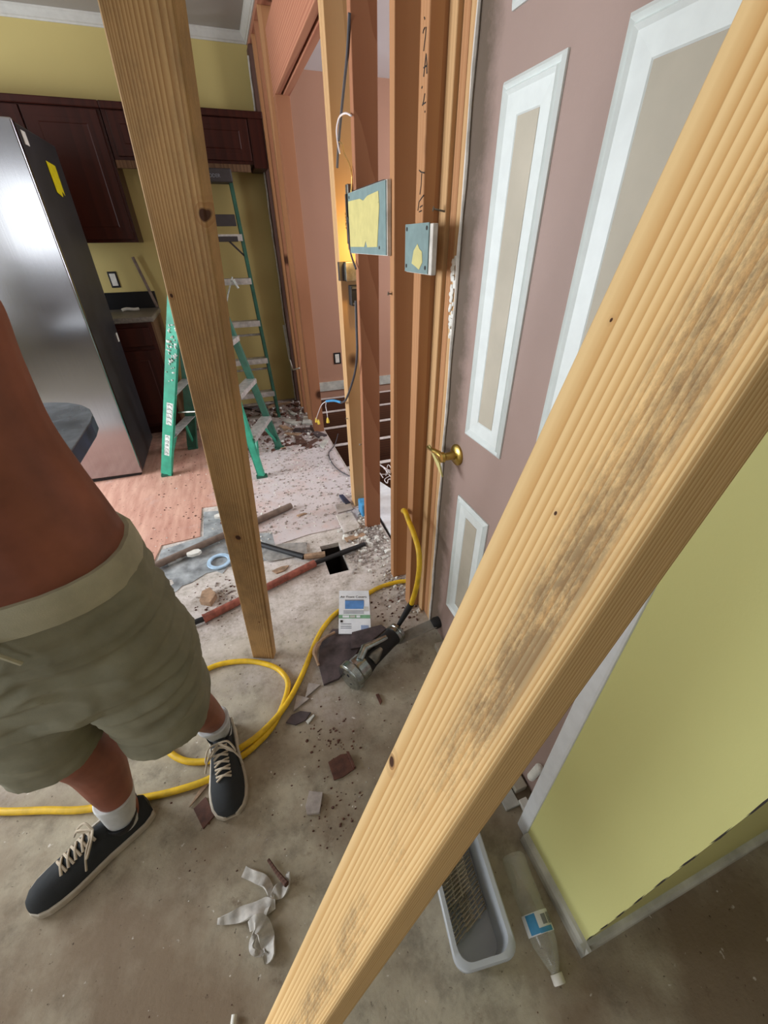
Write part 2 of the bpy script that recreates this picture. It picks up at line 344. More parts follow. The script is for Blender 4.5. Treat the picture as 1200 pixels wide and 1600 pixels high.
def text_part(s, size, mw, mat, parent, name='lettering'):
    cu = bpy.data.curves.new('txt', 'FONT'); cu.body = s; cu.size = size; cu.align_x = 'CENTER'; cu.align_y = 'CENTER'; cu.extrude = 0.0002
    t = bpy.data.objects.new('txt', cu); COL.objects.link(t); bpy.context.view_layer.update()
    me = bpy.data.meshes.new_from_object(t.evaluated_get(bpy.context.evaluated_depsgraph_get()))
    bpy.data.objects.remove(t); me.name = name
    off = V(parent_world(parent)) if parent else V((0, 0, 0))
    me.transform(Matrix.Translation(-off) @ mw); me.materials.clear(); me.materials.append(M[mat])
    o = bpy.data.objects.new(name, me); COL.objects.link(o); o.parent = parent; return o
def frame(o, x, z):
    """matrix with local X along x, local Z along z at o"""
    x = V(x).normalized(); z = V(z).normalized(); y = z.cross(x).normalized(); x = y.cross(z)
    return Matrix(((x.x, y.x, z.x, o[0]), (x.y, y.y, z.y, o[1]), (x.z, y.z, z.z, o[2]), (0, 0, 0, 1)))
CEIL = 2.715
# ================================================================== STRUCTURE
# subfloor with a real duct opening
hx0, hx1, hy0, hy1 = 0.235, 0.345, 1.55, 1.80
mb = MB()
for a, b in (((-3.2, -2.9), (2.6, hy0)), ((-3.2, hy1), (.64, 4.5)), ((-3.2, hy0), (hx0, hy1)), ((hx1, hy0), (.64, hy1))):
    mb.box((a[0], a[1], -.03), (b[0], b[1], 0))
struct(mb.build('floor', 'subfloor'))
mb = MB()
mb.box((hx0-.03, hy0-.03, -.25), (hx0-.0, hy1+.03, -.03)).box((hx1, hy0-.03, -.25), (hx1+.03, hy1+.03, -.03)).box((hx0, hy0-.03, -.25), (hx1, hy0, -.03)).box((hx0, hy1, -.25), (hx1, hy1+.03, -.03)).box((hx0-.03, hy0-.03, -.27), (hx1+.03, hy1+.03, -.25))
struct(mb.build('floor_duct', 'dirt'))
# pinkish plywood layer with its stepped cut edge, over the kitchen
e = [(250, 889), (252, 852), (312, 838), (315, 793), (372, 785), (396, 800), (401, 832), (424, 828), (430, 852), (505, 850)]
ep = [fl(*q, .006) for q in e]
poly = [V((-3.1, 1.95, 0.0)), V((-.66, 1.95, 0.0))]+[V((p.x, p.y, 0.0)) for p in ep[1:-1]]+[V((.20, 1.93, 0)), V((.42, 1.93, 0)), V((.47, 1.86, 0)), V((.56, 2.10, 0)), V((.62, 2.5, 0)), V((.635, 4.47, 0)), V((-3.1, 4.47, 0))]
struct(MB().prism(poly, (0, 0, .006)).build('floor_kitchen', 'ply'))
# torn grey lino
t_ = [(244, 889), (252, 860), (318, 838), (318, 800), (390, 795), (404, 834), (428, 832), (440, 850), (480, 848), (478, 862), (440, 872), (412, 876), (396, 884), (372, 880), (356, 886), (348, 896), (338, 892), (322, 896), (300, 910), (284, 916), (276, 924), (262, 930), (258, 920), (272, 912), (268, 905), (246, 908)]
tp = [fl(*q, .002) for q in t_]
tag(MB().prism([V((p.x, p.y, 0.0)) for p in tp], (0, 0, .0035)).build('torn_lino', 'lino'), 'torn sheet of grey vinyl flooring left in the stepped cut of the kitchen floor', 'vinyl flooring')
# other side of the stud wall: crawlspace, far wall, ceiling
sbox('floor_crawlspace', (.3, .9, -.62), (3.7, 4.7, -.6), 'dirt')
sbox('wall_far', (.64, 4.62, -.6), (3.7, 4.72, CEIL), 'mauve')
sbox('baseboard_far', (.64, 4.60, 0.0), (3.7, 4.62, .10), 'shoe_trim')
mb = MB().box((3.6, .9, -.6), (3.7, 2.0, CEIL)).box((3.6, 3.6, -.6), (3.7, 4.72, CEIL)).box((3.6, 2.0, -.6), (3.7, 3.6, .8)).box((3.6, 2.0, 2.3), (3.7, 3.6, CEIL))
struct(mb.build('wall_hall_right', 'mauve'))
sbox('wall_hall_near', (.66, .28, -.6), (3.7, .42, CEIL), 'cream')
sbox('wall_under_studs', (.60, .9, -.6), (.64, 4.5, -.031), 'dirt')
# kitchen back wall
sbox('wall_back', (-3.2, 4.47, -.03), (.66, 4.57, CEIL), 'yellow')
# left wall with two window openings
mb = MB()
for a, b in (((-2.9), (-1.35)), ((.15), (1.3)), ((3.2), (4.57))): mb.box((-3.2, a, -.03), (-3.1, b, CEIL))
for a, b, z0, z1 in ((-1.35, .15, .75, 2.25), (1.3, 3.2, .65, 2.35)):
    mb.box((-3.2, a, -.03), (-3.1, b, z0)).box((-3.2, a, z1), (-3.1, b, CEIL))
struct(mb.build('wall_left', 'yellow'))
mb = MB().box((-3.2, -2.9, -.03), (-3.0, -2.8, CEIL)).box((-1.4, -2.9, -.03), (2.6, -2.8, CEIL)).box((-3.0, -2.9, -.03), (-1.4, -2.8, 1.25)).box((-3.0, -2.9, 2.35), (-1.4, -2.8, CEIL))
struct(mb.build('wall_rear', 'mauve_dark'))
sbox('wall_right', (2.5, -2.9, -.03), (2.6, .03, CEIL), 'yellow_green')
for i, (ax, a, b, z0, z1, c) in enumerate(((0, -1.35, .15, .75, 2.25, -3.15), (0, 1.3, 3.2, .65, 2.35, -3.15), (1, -3.0, -1.4, 1.25, 2.35, -2.85), (0, 2.0, 3.6, .8, 2.3, 3.65))):
    mb = MB(); g = .03; mm = (a+b)/2
    for (p0, p1, q0, q1) in ((a, a+.05, z0, z1), (b-.05, b, z0, z1), (a, b, z0, z0+.05), (a, b, z1-.05, z1), (mm-.02, mm+.02, z0, z1)):
        if ax == 0: mb.box((c-g, p0, q0), (c+g, p1, q1))
        else: mb.box((p0, c-g, q0), (p1, c+g, q1))
    wf = struct(mb.build('window_%d' % (i+1), 'white_trim'))
sbox('ceiling', (-3.2, -2.9, CEIL), (3.7, 4.72, CEIL+.1), 'ceiling')
sbox('ceiling_hall', (.64, .42, 2.60), (3.6, 4.62, 2.66), 'hall_white')
# yellow stub wall beside the door and its trims
XW = .516
sbox('wall_stub', (XW, .034, -.0), (2.5, .262, CEIL), 'yellow_green')
struct(MB().box((XW-.004, .262, 0), (.66, .30, CEIL)).build('trim_1', 'white_trim', bevel=.006))
def quarter(p0, p1, out, h=.042, t=.018, name='baseboard_1'):
    p0, p1, out = V(p0), V(p1), V(out); r = [(0, 0), (t, 0), (t, h*.5), (t*.85, h*.8), (t*.5, h*.97), (0, h)]
    rg = [[p+out*a+V((0, 0, z)) for a, z in r] for p in (p0, p1)]
    return struct(MB().rings(rg, True, False).build(name, 'shoe_trim'))
quarter((XW, .016, 0), (XW, .262, 0), (-1, 0, 0), name='baseboard_1')
quarter((XW-.018, .034, 0), (2.5, .034, 0), (0, -1, 0), name='baseboard_2')
tag(MB().tube([(XW+.001, .0345+.0003*math.sin(i*2.1), .045+i*.03) for i in range(60)], [.0012+.0004*math.sin(i*1.7) for i in range(60)], 5).build('corner_crack', 'ink'), 'thin dark crack with broken paint along the yellow wall corner', 'crack')
# over the door
sbox('wall_over_door', (.60, .30, 2.06), (.66, 1.085, CEIL), 'cream')
# crown mouldings
def crown(name, p0, p1, out, k=1.0):
    p0, p1, out = V(p0), V(p1), V(out); r = [(0, -.09), (.012, -.09), (.018, -.078), (.03, -.07), (.05, -.04), (.062, -.02), (.07, -.012), (.07, 0), (0, 0)]
    rg = [[p+out*a*k+V((0, 0, z*k)) for a, z in r] for p in (p0, p1)]
    return struct(MB().rings(rg, True, False).build(name, 'crown'))
crown('trim_2', (-3.1, 4.47, CEIL), (.54, 4.47, CEIL), (0, -1, 0), .62)
crown('trim_3', (.54, 4.47, CEIL), (.54, 1.0, CEIL), (-1, 0, 0), .62)
# top plates
struct(MB().box((.54, .30, CEIL-.045), (.63, 4.47, CEIL)).box((.54, .30, CEIL-.085), (.63, 4.47, CEIL-.047)).build('trim_4', 'header', bevel=.003))
# ================================================================== STUDS
def stud(y, mat, label, x=.54, th=.038, z0=0.0, z1=CEIL-.085, top_dy=0.0, w=.089, group=None):
    mb = MB().prism([(x, y, z0), (x+w, y, z0), (x+w, y+th, z0), (x, y+th, z0)], (0, top_dy, z1-z0))
    return tag(mb.build('wall_stud', mat, bevel=.003), label, 'wall stud', group)
HB = 2.19
st = {}
st['c0'] = stud(3.43, 'stud_red', 'rough knotty stud at the near end of the far stud cluster under the header', z1=HB)
stud(3.47, 'stud_red', 'second stud of the far cluster, pressed behind the knotty one under the header', z1=HB)
stud(3.72, 'stud', 'third stud of the far cluster, beyond the header post', z1=CEIL-.085)
stud(3.94, 'stud_red', 'fourth stud of the far cluster towards the kitchen corner')
stud(4.15, 'stud', 'fifth stud of the far cluster, next before the dark corner board')
stud(4.33, 'stud_dark', 'dark brown weathered board at the kitchen corner where drywall ends', x=.53, th=.135, w=.1)
st['s1'] = stud(2.12, 'stud_pale', 'pale stud left of the drywall patch with metal boxes on it')
stud(2.16, 'stud_pale', 'stud nailed behind the pale one that carries the metal boxes')
st['s2'] = stud(1.868, 'stud_red', 'reddish stud behind the left edge of the larger drywall patch', top_dy=-.10)
st['s3'] = stud(1.412, 'stud', 'brown stud between the two drywall patches, at its foot the yellow hose')
st['s4'] = stud(1.198, 'stud', 'stud with black handwriting down its narrow edge', th=.052)
st['s5'] = stud(1.156, 'stud_pale', 'stud right of the smaller drywall patch with a nail in it', th=.041, x=.585, w=.044)
stud(1.122, 'stud', 'outer trimmer stud of the door frame, beside the nailed stud', x=.597, th=.032, w=.05)
stud(1.088, 'stud_pale', 'inner trimmer stud with white paint marks along the mauve door edge', x=.597, th=.033, w=.04)
# header
h = E('door_header', (.54, 2.2, HB), 'doubled wooden header spanning the opening in the stud wall', 'header')
MB().box((.54, 2.2, HB), (.577, 3.51, HB+.286)).build('header_board', 'header', h, bevel=.004)
MB().box((.590, 2.2, HB-.004), (.63, 3.51, HB+.286)).build('header_board', 'header', h, bevel=.004)
for y in (2.35, 2.75, 3.15):
    tag(MB().box((.54, y, HB+.288), (.629, y+.038, CEIL-.087)).build('cripple_stud', 'stud_red', bevel=.003), None, 'cripple stud', 'short studs above the header')['label'] = 'short cripple stud on the header '+{2.35: 'nearest the pale stud', 2.75: 'at its middle', 3.15: 'nearest the far cluster'}[y]
# bottom plate only under the door-side studs
# torn drywall edge at kitchen corner
mb = MB(); pts = [(.527, 4.40+.02*math.sin(z*9)+.012*math.sin(z*31), z) for z in [i*.06 for i in range(44)]]
mb.tube(pts, [.007+.004*abs(math.sin(i*1.7)) for i in range(44)], 6)
tag(mb.build('torn_drywall_edge', 'gyp'), 'ragged torn white drywall edge running down the kitchen corner', 'drywall')
tag(MB().tube([pl(443, 508, 0, .515), pl(452, 560, 0, .515), pl(458, 578, 0, .515), pl(468, 575, 0, .515)], [.010, .008, .006, .006], 6).build('trim_strip', 'white'), 'loose white strip hanging low beside the dark corner board', 'trim strip')
# white ragged strip at the door edge
mb = MB(); pts = [(.596, 1.087+.002*math.sin(z*23), z) for z in [i*.05 for i in range(41)]]
mb.tube(pts, [.0035+.0022*abs(math.sin(i*2.3)) for i in range(41)], 6)
tag(mb.build('paint_edge', 'gyp'), 'ragged off-white paint and caulk line between the trimmer stud and mauve door', 'caulk')
mb = MB()
for i in range(26):
    c = V((.594, 1.104+random.uniform(-.012, .012), 1.22+i*.0075)); mb.ell(c, .004, random.uniform(.004, .012), random.uniform(.006, .012), 8)
tag(mb.build('paint_splatter', 'white'), 'white plaster splatter stuck on the trimmer stud above the door handle', 'plaster splatter')
# ================================================================== DOOR
dr = E('door_1', (.60, .70, .01), 'mauve six-panel door with white mouldings and brass lever', 'door'); dr['kind'] = 'structure'
DX = .60
MB().box((DX, .305, .012), (DX+.035, 1.086, 2.045)).build('door_slab', 'door', dr, bevel=.002)
def panel(y0, y1, z0, z1):
    mb = MB(); prof = [(0, 0), (0, -.004), (.006, -.009), (.012, -.004), (.016, -.009), (.022, -.005), (.054, -.002), (.057, .0005)]
    rg = []
    for d, x in prof:
        rg.append([V((DX+x, y0+d, z0+d)), V((DX+x, y1-d, z0+d)), V((DX+x, y1-d, z1-d)), V((DX+x, y0+d, z1-d))])
    mb.rings(rg, False, False).build('panel_moulding', 'door_white', dr)
    d = .057; MB().box((DX-.001, y0+d, z0+d), (DX+.001, y1-d, z1-d)).build('panel_field', 'door_field', dr)
for y0, y1 in ((.783, .962), (.42, .662)):
    for z0, z1 in ((.243, .757), (.972, 1.70), (1.79, 1.95)): panel(y0, y1, z0, z1)
# lever
# rough dusty dark smears are in the door paint
lv = MB().lathe([(.034, 0), (.034, .006), (.028, .011), (.014, .014), (.012, .045), (.017, .05), (.016, .06), (.0, .062)], (DX, 1.0, .885), (-1, 0, 0)).build('rosette', 'brass', dr)
MB().tube(spline([(DX-.052, 1.0, .885), (DX-.056, 1.03, .888), (DX-.058, 1.06, .884), (DX-.054, 1.10, .876)]), [.010]*6+[.009]*6+[.007]*7, 10).build('lever', 'brass', dr)
mb = MB().prism([(DX-.066, .995, .868), (DX-.062, 1.085, .893), (DX-.06, 1.087, .886), (DX-.064, .985, .835), (DX-.066, .97, .832)], (.005, 0, 0)); mb.build('latch_plate', 'patch_yellow', dr)
tag(MB().tube(spline([(DX-.010+.004*math.cos(a*2.2), .345+.0*a, .16-.006*a) for a in range(3)]), .004).build('stop', 'white'), 'x', 'x'); bpy.data.objects.remove(bpy.data.objects['stop'])
mb = MB()
for i in range(6):
    c = V((DX-.016, .350+.002*i, .19-.016*i)); mb.lathe([(.004, -.008), (.005, -.004), (.011, -.003), (.012, .002), (.005, .005), (.004, .008)], c, (-.2, -.2, 1), 12)
mb.build('door_stop', 'white', dr)
# threshold pieces
th = E('door_threshold', (.56, .36, 0), 'broken beige door threshold and sill block lying by the white casing', 'threshold')
MB().box((.50, .335, 0), (.548, .80, .012)).build('sill_strip', 'shoe_trim', th, bevel=.002)
MB().box((.552, .365, .0), (.592, .95, .03)).build('sill_block', 'door_field', th, bevel=.002)
MB().box((.548, .312, .0), (.575, .345, .018)).build('corner_chip', 'white', th, bevel=.002)
# ================================================================== JOISTS, board, debris beyond
for i, (y, lab) in enumerate(((4.37, 'farthest floor joist, right under the far baseboard'), (3.95, 'second floor joist from the far wall'), (3.52, 'third floor joist from the far wall'), (3.12, 'fourth floor joist from the far wall'), (2.68, 'white-edged floor joist just beyond the tangle of white wires'), (1.6, 'nearest floor joist behind the brown stud'))):
    j = E('floor_joist', (.65, y, -.26), 'exposed brown '+lab, 'floor joist')
    MB().box((.65, y, -.26), (3.6, y+.04, -.022)).build('joist_board', 'joist', j)
    MB().box((.65, y-.001, -.0215), (3.6, y+.041, -.017)).build('white_edge', 'joist_top', j)  # off-white strip along the top of each joist
bq = [V((.80, 2.40, -.012)), V((.87, 2.18, -.012)), V((.72, 1.62, -.012)), V((.655, 1.66, -.012)), V((.67, 2.36, -.012))]
tag(MB().prism(bq, (0, 0, .012)).build('drywall_sheet', 'paper', bevel=.001), 'white drywall offcut lying on the joists behind the brown stud', 'drywall')
b_ = E('blue_box', (.59, 2.03, 0), 'small blue plastic box with white label behind the reddish stud', 'plastic box')
MB().prism([(.548, 1.99, .0), (.632, 1.985, .0), (.64, 2.07, 0), (.552, 2.085, 0)], (0, 0, .09)).build('box_shell', 'blue', b_, bevel=.01)
MB().box((.580, 1.983, .03), (.622, 1.987, .08)).build('box_label', 'white', b_)
mb = MB()
for i in range(5):
    c = V((.84+.02*i, 2.5-.03*i, .01)); mb.tube(spline([c+V((random.uniform(-.07, .07), random.uniform(-.1, .1), random.uniform(0, .05))) for _ in range(5)]), .003, 6)
tag(mb.build('wire_tangle', 'wire_white'), 'tangle of thin white wires lying over the joists behind the studs', 'wires')
# outlet on far wall
o_ = E('wall_outlet', (1.08, 4.62, .33), 'uncovered outlet low on the mauve far wall seen between studs', 'outlet')
MB().box((1.04, 4.612, .29), (1.12, 4.62, .41)).build('outlet_box', 'black', o_); MB().box((1.055, 4.606, .305), (1.10, 4.612, .395)).build('receptacle', 'white', o_)
# ================================================================== KITCHEN CABINETS
def cab_door(x0, x1, z0, z1, y, parent, fw=.05):
    d = MB().box((x0, y-.018, z0), (x1, y, z1)).build('cabinet_door', 'cherry', parent, bevel=.003)
    rg = []; 
    for dd, yy in ((fw, -.0185), (fw+.006, -.010), (fw+.014, -.010), (fw+.03, -.022), (fw+.035, -.022)):
        rg.append([V((x0+dd, y+yy, z0+dd)), V((x1-dd, y+yy, z0+dd)), V((x1-dd, y+yy, z1-dd)), V((x0+dd, y+yy, z1-dd))])
    mb = MB().rings(rg, False, False); mb.add(rg[-1], [(0, 1, 2, 3)]); mb.build('raised_panel', 'cherry', d)
c1 = E('wall_cabinet', (-.9, 4.47, 1.46), 'tall dark cherry wall cabinet above the refrigerator side', 'kitchen cabinet')
MB().box((-1.45, 4.17, 1.46), (-.535, 4.465, 2.235)).build('cabinet_body', 'cherry', c1, bevel=.002)
cab_door(-.99, -.555, 1.48, 2.20, 4.17, c1); cab_door(-1.44, -1.0, 1.48, 2.20, 4.17, c1)
MB().box((-1.47, 4.145, 2.205), (-.53, 4.465, 2.245)).build('cornice', 'cherry', c1, bevel=.006)
c2 = E('wall_cabinet', (0, 4.47, 1.93), 'short dark cherry wall cabinet over the empty range space', 'kitchen cabinet')
MB().box((-.53, 4.17, 1.945), (.43, 4.465, 2.235)).build('cabinet_body', 'cherry', c2, bevel=.002)
cab_door(-.50, -.04, 1.965, 2.20, 4.17, c2, .04); cab_door(-.02, .42, 1.965, 2.20, 4.17, c2, .04)
MB().box((.43, 4.16, 1.925), (.535, 4.465, 2.235)).build('filler_panel', 'cherry', c2, bevel=.002)
MB().box((-.53, 4.16, 1.90), (.40, 4.18, 1.945)).build('light_rail', 'cherry_side', c2, bevel=.002)
MB().box((-.53, 4.145, 2.205), (.54, 4.465, 2.245)).build('cornice', 'cherry', c2, bevel=.006)
c3 = E('base_cabinet', (-.9, 4.47, 0), 'dark cherry base cabinet between refrigerator and the range gap', 'kitchen cabinet')
MB().box((-1.45, 3.90, .09), (-.585, 4.465, .935)).box((-1.45, 3.96, 0), (-.6, 4.465, .09)).build('cabinet_body', 'cherry', c3, bevel=.002)
MB().box((-.585, 3.90, .0), (-.57, 4.465, .935)).build('side_panel', 'cherry_side', c3)
MB().box((-.99, 3.88, .76), (-.61, 3.90, .90)).build('drawer', 'cherry', c3, bevel=.006); cab_door(-.99, -.61, .12, .73, 3.90, c3)
tag(MB().box((-1.45, 3.87, .937), (-.56, 4.465, .975)).build('countertop', 'counter', bevel=.008), 'grey countertop on the dark cherry base cabinet', 'countertop')
tag(MB().box((-1.45, 4.45, .976), (-.565, 4.468, 1.105)).build('backsplash', 'black_lam'), 'black backsplash strip standing on the countertop along the wall', 'backsplash')
o_ = E('wall_outlet', (-.84, 4.47, 1.2), 'coverless white outlet on the yellow wall above the backsplash', 'outlet')
MB().box((-.885, 4.464, 1.14), (-.815, 4.47, 1.26)).build('outlet_box', 'black', o_, bevel=.004); MB().box((-.872, 4.458, 1.155), (-.828, 4.464, 1.245)).build('receptacle', 'white', o_, bevel=.002)
tag(MB().tube([(-.65, 4.44, 1.36), (-.575, 4.43, .98)], .012, 8).build('wall_rod', 'pipe'), 'dark rod leaning on the wall at the end of the backsplash', 'rod')
tag(MB().tube(spline([(-.83, 4.28, .988), (-.79, 4.27, .996), (-.74, 4.27, .990), (-.70, 4.28, .990)]), [.012]*19, 8).build('paper_roll', 'white'), 'small crumpled beige paper roll on the countertop', 'paper')
# ================================================================== REFRIGERATOR
FX, FY = -.835, 3.085
fr = E('refrigerator', (FX, FY, 0), 'tall stainless steel refrigerator with dark side, yellow tag on it', 'refrigerator')
MB().box((FX-.90, FY+.045, .03), (FX-.004, FY+.70, 1.955)).build('cabinet_shell', 'fridge_black', fr, bevel=.008)
MB().box((FX-.90, FY, .035), (FX, FY+.04, 1.96)).build('door', 'steel', fr, bevel=.008, segs=3)
MB().box((FX-.88, FY+.03, .0), (FX-.02, FY+.6, .03)).build('toe_grille', 'black', fr)
MB().prism([(FX-.001, 3.44, 1.845), (FX-.001, 3.60, 1.84), (FX-.001, 3.60, 1.70), (FX-.001, 3.56, 1.72), (FX-.001, 3.54, 1.69), (FX-.001, 3.45, 1.705)], (.002, 0, 0)).build('yellow_tag', 'tag', fr)
MB().box((FX-.002, 3.17, 1.875), (FX+.001, 3.23, 1.93)).build('white_sticker', 'white', fr)
MB().box((FX-.002, 3.70, .84), (FX+.003, 3.73, .90)).build('white_sticker', 'white', fr)
fr.rotation_euler = (0, math.radians(1.4), 0)
# ================================================================== BAR TABLE
tb = E('bar_table', (-1.0, 1.55, 0), 'dark marbled bar table top with rounded corner behind the person', 'table')
pg = [(-.56, 1.2), (-.56, 1.70)]+[(-.56-.28+.28*math.cos(a), 1.70+.33*math.sin(a)) for a in [math.radians(x) for x in (15, 30, 45, 60, 75, 90)]]+[(-1.35, 2.06), (-1.35, 1.2)]
MB().prism([(x, y, .845) for x, y in pg], (0, 0, .055)).build('table_edge', 'stone_edge', tb, bevel=.004)
MB().prism([(x, y, .9005) for x, y in pg], (0, 0, .004)).build('table_top', 'stone', tb, bevel=.002)
MB().lathe([(.25, 0), (.25, .02), (.05, .05), (.035, .1), (.035, .8), (.12, .845)], (-1.0, 1.55, 0), (0, 0, 1), 28).build('pedestal', 'char', tb)
# ================================================================== LADDERS
def rail(mb, p0, p1, wdir, w=.085, t=.03, lip=.006):
    p0, p1 = V(p0), V(p1); ax = (p1-p0).normalized(); wd = V(wdir); wd = (wd-ax*wd.dot(ax)).normalized(); td = ax.cross(wd)
    for a0, a1, b0, b1 in ((-w/2, w/2, -t/2, -t/2+lip), (-w/2, -w/2+lip, -t/2, t/2), (w/2-lip, w/2, -t/2, t/2)):
        q = [p0+wd*a+td*b for a, b in ((a0, b0), (a1, b0), (a1, b1), (a0, b1))]
        mb.prism(q, p1-p0)
    return mb
l1 = E('step_ladder', (-.25, 3.1, 0), 'small bright green double-sided step ladder with paint splashes', 'ladder')
A0, A1 = V((-.666, 3.03, 0)), V((-.275, 2.99, 1.19)); C0, C1 = V((.003, 2.745, 0)), V((-.12, 2.90, 1.21))
D0, D1 = V((-.50, 3.47, 0)), V((-.25, 3.28, 1.21)); B0, B1 = V((.191, 3.20, 0)), V((-.05, 3.17, 1.21))
ab = (D0-A0).normalized(); cb = (B0-C0).normalized()
sp_ = V((.92, -.38, 0))
for p0, p1, wd in ((A0, A1, sp_), (D0, D1, sp_), (C0, C1, sp_), (B0, B1, sp_)):
    r_ = rail(MB(), p0+V((0, 0, .02)), p1, wd, w=.075 if p0 is A0 or p0 is D0 else .046)
    r_.build('rail', 'green' if p0 is A0 or p0 is C0 else 'green_dark', l1, bevel=.002)
    MB().prism([p0+V(q)*1.0 for q in ((-.04, -.02, 0), (.04, -.02, 0), (.04, .02, 0), (-.04, .02, 0))], (0, 0, .025)).build('foot', 'green_dark', l1, bevel=.004)
for z, k in ((.30, .25), (.60, .5), (.90, .75)):
    for p0, p1, q0, q1, dd in ((A0, A1, D0, D1, sp_), (C0, C1, B0, B1, -sp_)):
        a = p0.lerp(p1, k); b2 = q0.lerp(q1, k); w_ = dd*.04
        MB().prism([a-w_, b2-w_, b2+w_, a+w_], (0, 0, .004)).prism([a-w_-dd*.002, b2-w_-dd*.002, b2-w_+dd*.002, a-w_+dd*.002], (0, 0, -.028)).build('step', 'alu', l1, bevel=.001)
for p0, p1, q0, q1 in ((A0, A1, D0, D1), (C0, C1, B0, B1)):
    s0 = p0.lerp(p1, .06); s1 = p0.lerp(q0, .32).lerp(p1.lerp(q1, .32), .25)
    MB().tube(spline([s0, s0.lerp(s1, .5)+V((0, 0, -.01)), s1]), .010, 8).build('brace', 'green', l1)
    s0 = q0.lerp(q1, .06); s1 = p0.lerp(q0, .68).lerp(p1.lerp(q1, .68), .25)
    MB().tube([s0, s0.lerp(s1, .5)+V((0, 0, -.01)), s1], .010, 8).build('brace', 'green', l1)
MB().prism([A1+V((-.03, -.03, -.03)), C1+V((.04, -.04, -.03)), B1+V((.04, .03, -.03)), D1+V((-.03, .04, -.03))], (0, 0, .05)).build('top_cap', 'alu', l1, bevel=.01)
MB().tube([(-.46, 3.03, .47), (-.18, 2.86, .50)], .006, 6).build('spreader', 'galv', l1)
ax = (A1-A0).normalized()
n_ = V((-.35, -.93, 0)); n_ = (n_-ax*n_.dot(ax)).normalized(); wv = ax.cross(n_)
def on_a(k, u, d=.0165): return A0+ax*k+wv*u+n_*d
for k0, k1, u0, u1 in ((.42, .58, -.018, .024), (.18, .34, -.022, .012)):
    MB().prism([on_a(k0, u0), on_a(k0, u1), on_a(k1, u1), on_a(k1, u0)], n_*.001).build('white_label', 'whitedirty', l1)
    mb = MB()
    for i in range(5):
        kk = k0+.018+(k1-k0-.036)*i/4; mb.tube([on_a(kk, u0+.006, .018), on_a(kk+.008, (u0+u1)/2, .018), on_a(kk-.004, u1-.006, .018)], .0016, 5)
    mb.build('label_print', 'green_dark', l1)
mb = MB()
for i in range(46):
    mb.ell(on_a(random.gauss(.94, .09), random.uniform(-.03, .03), .016), random.uniform(.003, .012), random.uniform(.003, .012), random.uniform(.004, .016), 6)
mb.build('paint_splash', 'whitedirty', l1)['kind'] = 'stuff'
# tall folded ladder leaning at the back wall
l2 = E('step_ladder', (.1, 4.0, 0), 'tall dark green ladder standing folded against the back wall', 'ladder')
yb, yt, zt = 3.94, 4.06, 1.86
R0, R1 = V((.285, yb, 0)), V((.225, yt, zt)); L0, L1 = V((-.17, yb, 0)), V((-.07, yt, zt))
for p0, p1 in ((R0, R1), (L0, L1)):
    rail(MB(), p0, p1, (0, 1, 0), w=.075, t=.026).build('rail', 'green_dark', l2, bevel=.002)
    q0, q1 = p0+V((0, .11, 0)), p1+V((0, .06, 0)); rail(MB(), q0, q1, (0, 1, 0), w=.04, t=.022).build('rear_rail', 'green_dark', l2, bevel=.002)
for z in (.27, .57, .88, 1.2, 1.5):
    a = L0.lerp(L1, z/zt); b2 = R0.lerp(R1, z/zt)
    MB().prism([a+V((0, -.045, 0)), b2+V((0, -.045, 0)), b2+V((0, .04, 0)), a+V((0, .04, 0))], (0, 0, .004)).prism([a+V((0, -.047, .004)), b2+V((0, -.047, .004)), b2+V((0, -.043, .004)), a+V((0, -.043, .004))], (0, 0, -.045)).build('step', 'alu', l2, bevel=.001)
for z in (.12, .45, .75): 
    a = L0.lerp(L1, z/zt)+V((0, .11, 0)); b2 = R0.lerp(R1, z/zt)+V((0, .11, 0)); MB().tube([a, b2], .010, 8).build('rear_bar', 'alu', l2)
MB().prism([(-.1, 3.99, 1.555), (.21, 3.99, 1.555), (.21, 4.01, 1.63), (-.1, 4.01, 1.63)], (0, .015, 0)).prism([(-.08, 3.98, 1.49), (.2, 3.98, 1.49), (.2, 3.98, 1.455), (-.08, 3.98, 1.455)], (0, .015, 0)).build('tool_tray', 'char', l2, bevel=.003)
MB().box((-.11, 3.98, 1.82), (.24, 4.13, 1.90)).build('top_cap', 'char', l2, bevel=.008)
text_part('LADDER', .03, frame((.10, 3.978, 1.855), (1, 0, 0), (0, -1, 0)), 'grey_ink', l2)
MB().tube([R0.lerp(R1, .77)+V((-.11, -.02, .03)), R0.lerp(R1, .73)+V((0, -.02, -.01))], .008, 6).build('brace', 'char', l2)
tag(MB().tube(spline([(.10, 3.93, 1.22), (.07, 3.92, 1.16), (.04, 3.92, 1.10), (.02, 3.92, 1.05)]), .006, 6).tube([(.10, 3.91, 1.20), (.13, 3.90, 1.14)], [.014, .008], 6).build('cord_bundle', 'whitedirty'), 'white and grey cord plug hanging from the tall ladder step', 'cord')
